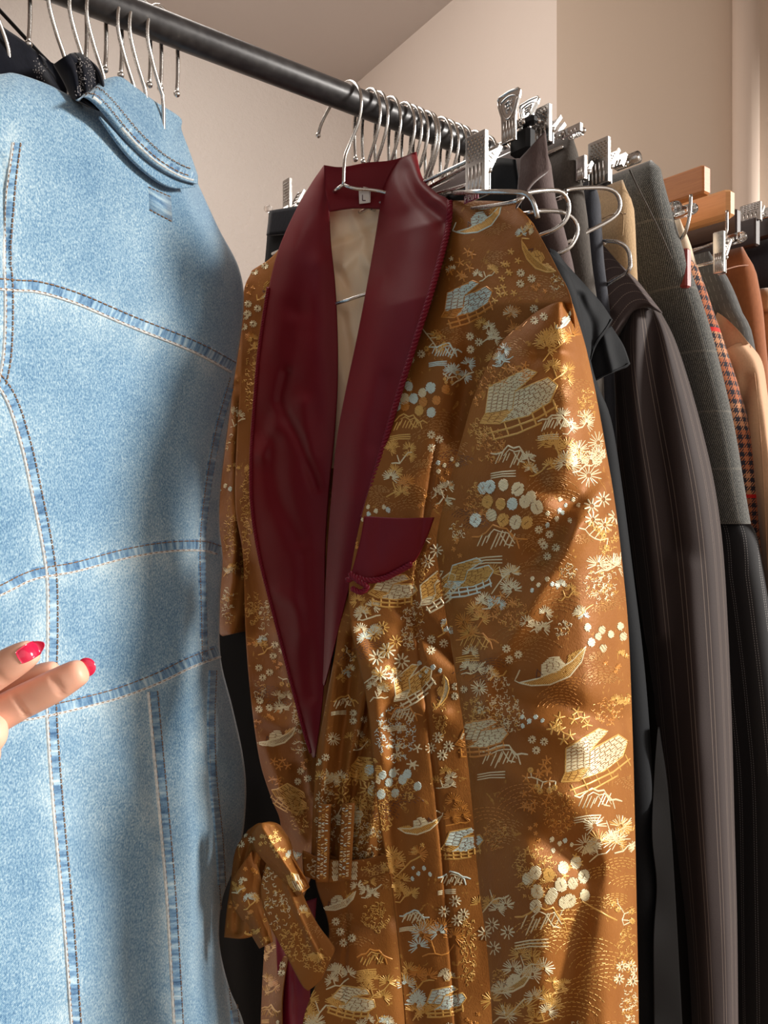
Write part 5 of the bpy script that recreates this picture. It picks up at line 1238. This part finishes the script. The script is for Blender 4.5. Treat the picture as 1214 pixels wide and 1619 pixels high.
# ---------------------------------------------------------------- hand
def hand():
    t = thing('hand', P(-60, 1150, .39), 'hand with red painted nails reaching in from the left over the denim', 'person')
    d0 = .40
    V = []; E = []; Rr = []
    def node(p, r, par=None):
        V.append(P(*p)); Rr.append(r); 
        if par is not None: E.append((par, len(V)-1))
        return len(V)-1
    fa = node((-900, 1560, .37), .034); wr = node((-420, 1330, .40), .025, fa); pm = node((-300, 1270, .40), .028, wr); pm2 = node((-200, 1215, .40), .030, pm)
    def chain(pts, par):
        for x, y, d, r in pts: par = node((x, y, d), r, par)
    # knuckles fan out from the palm; bases stay off the photo
    chain([(-140, 1150, .392, .0125), (-90, 1112, .388, .0098), (-30, 1078, .384, .0092), (15, 1050, .381, .0086), (44, 1033, .380, .0072), (58, 1025, .380, .0050)], pm2)      # finger with the upper nail
    chain([(-150, 1178, .41, .0120), (-80, 1145, .41, .0092), (-10, 1105, .405, .0088), (50, 1078, .403, .0084), (85, 1062, .402, .0062), (94, 1058, .402, .0042)], pm2)      # finger behind
    chain([(-150, 1215, .398, .0120), (-70, 1170, .395, .0100), (0, 1128, .393, .0094), (34, 1110, .392, .0089), (84, 1086, .390, .0087), (120, 1065, .389, .0074), (137, 1057, .389, .0058)], pm2)  # long finger, pad towards us
    chain([(-190, 1260, .392, .0120), (-110, 1215, .385, .0098), (-40, 1185, .38, .0090), (-14, 1164, .378, .0088), (-9, 1148, .384, .0080), (-30, 1140, .392, .0075)], pm2)   # curled ring finger
    chain([(-230, 1290, .392, .0110), (-130, 1250, .388, .0086), (-50, 1222, .38, .0080), (-24, 1200, .379, .0076), (-18, 1184, .384, .0070), (-40, 1180, .392, .0062)], pm2)   # curled little finger
    # shape of each finger: joints along it bulge slightly (skin modifier)
    me = bpy.data.meshes.new('palm_and_fingers'); org = ORG[t]
    me.from_pydata([tuple(v-org) for v in V], E, []); o = bpy.data.objects.new('palm_and_fingers', me); C.objects.link(o); o.parent = t
    m1 = o.modifiers.new('skin', 'SKIN'); m1.use_smooth_shade = True
    for i, sv_ in enumerate(me.skin_vertices[0].data): sv_.radius = (Rr[i], Rr[i])
    me.skin_vertices[0].data[0].use_root = True
    m2 = o.modifiers.new('sub', 'SUBSURF'); m2.levels = 3; m2.render_levels = 3
    dg = bpy.context.evaluated_depsgraph_get(); dg.update()
    ev = o.evaluated_get(dg); m3 = bpy.data.meshes.new_from_object(ev)
    # creases at the finger joints pressed into the skin
    CRS = [((22, 1100), (42, 1132), .0009), ((82, 1072), (98, 1098), .0009), ((88, 1072), (100, 1090), .0003), ((-20, 1048), (10, 1080), .0006)]
    nv_ = len(m3.vertices); co_ = np.zeros(nv_*3, np.float32); m3.vertices.foreach_get('co', co_); co_ = co_.reshape(-1, 3)
    no_ = np.zeros(nv_*3, np.float32); m3.vertices.foreach_get('normal', no_); no_ = no_.reshape(-1, 3)
    wv_ = co_+np.array(org); px = wv_[:, 0]/wv_[:, 1]*F+CX; py = CY-(wv_[:, 2]-EYE)/wv_[:, 1]*F
    for a, b, amp in CRS:
        dd, _ = seg_dist(px, py, [a, b]); co_ = co_-no_*(amp*np.exp(-(dd/3.4)**2))[:, None]
    m3.vertices.foreach_set('co', co_.ravel()); m3.update(); print('hand verts', nv_)
    o.modifiers.clear(); o.data = m3; o.data.name = 'palm_and_fingers'; m3.materials.clear(); m3.materials.append(M['skin'])
    for p in m3.polygons: p.use_smooth = True; p.material_index = 0
    ORG[o] = org
    # nails: curved shields lying on the finger ends
    vv = [v.co+org for v in m3.vertices]; bv = BVHTree.FromPolygons(vv, [tuple(p.vertices) for p in m3.polygons])
    def nail(c, ax, half_l, half_w, lift):
        n = 14; m_ = 10; vs = []; fs = []; ax = np.array(ax, float); ax /= np.hypot(*ax); sd = np.array((-ax[1], ax[0]))
        last = None
        for i in range(n+1):
            u = -1+2*i/n; ww = half_w*(1-.55*max(0, u)**2.5-.22*max(0, -u)**4)
            for j in range(m_+1):
                k = -1+2*j/m_; q = np.array(c)+ax*half_l*u*(1-.14*k*k if u > 0 else 1-.05*k*k)+sd*ww*k
                h = ray(bv, q[0], q[1]); d_ = None
                if h: p_ = h[0]+h[1]*lift; last = p_
                else: p_ = P(q[0], q[1], (last.y if last else .38)+.0002)
                vs.append(p_)
        for i in range(n):
            for j in range(m_): a = i*(m_+1)+j; fs.append((a, a+1, a+m_+2, a+m_+1))
        b = len(vs); vs += [v+Vector((0, .0010, 0)) for v in vs]; fs += [tuple(x+b for x in reversed(f)) for f in fs]
        rim = [j for j in range(m_+1)]+[i*(m_+1)+m_ for i in range(1, n+1)]+[n*(m_+1)+j for j in range(m_-1, -1, -1)]+[i*(m_+1) for i in range(n-1, 0, -1)]
        for a, c_ in zip(rim, rim[1:]+rim[:1]): fs.append((a, c_, c_+b, a+b))
        mk('fingernail', vs, fs, [M['nail']], None, None, o)
    nail((49, 1029), (1, -.60), 23, 12, .0005)
    # nail seen end-on at the tip of the long finger
    mb = MB(); 
    q = [P(134, 1044, .3885), P(141, 1044, .388), P(147, 1050, .388), P(146, 1059, .388), P(139, 1067, .3885)]
    mb.ball(P(136.5, 1055, .3925), .0046, 0, 12, (1, .3, 1))
    mb.build('fingernail', M['nail'], o)
hand()
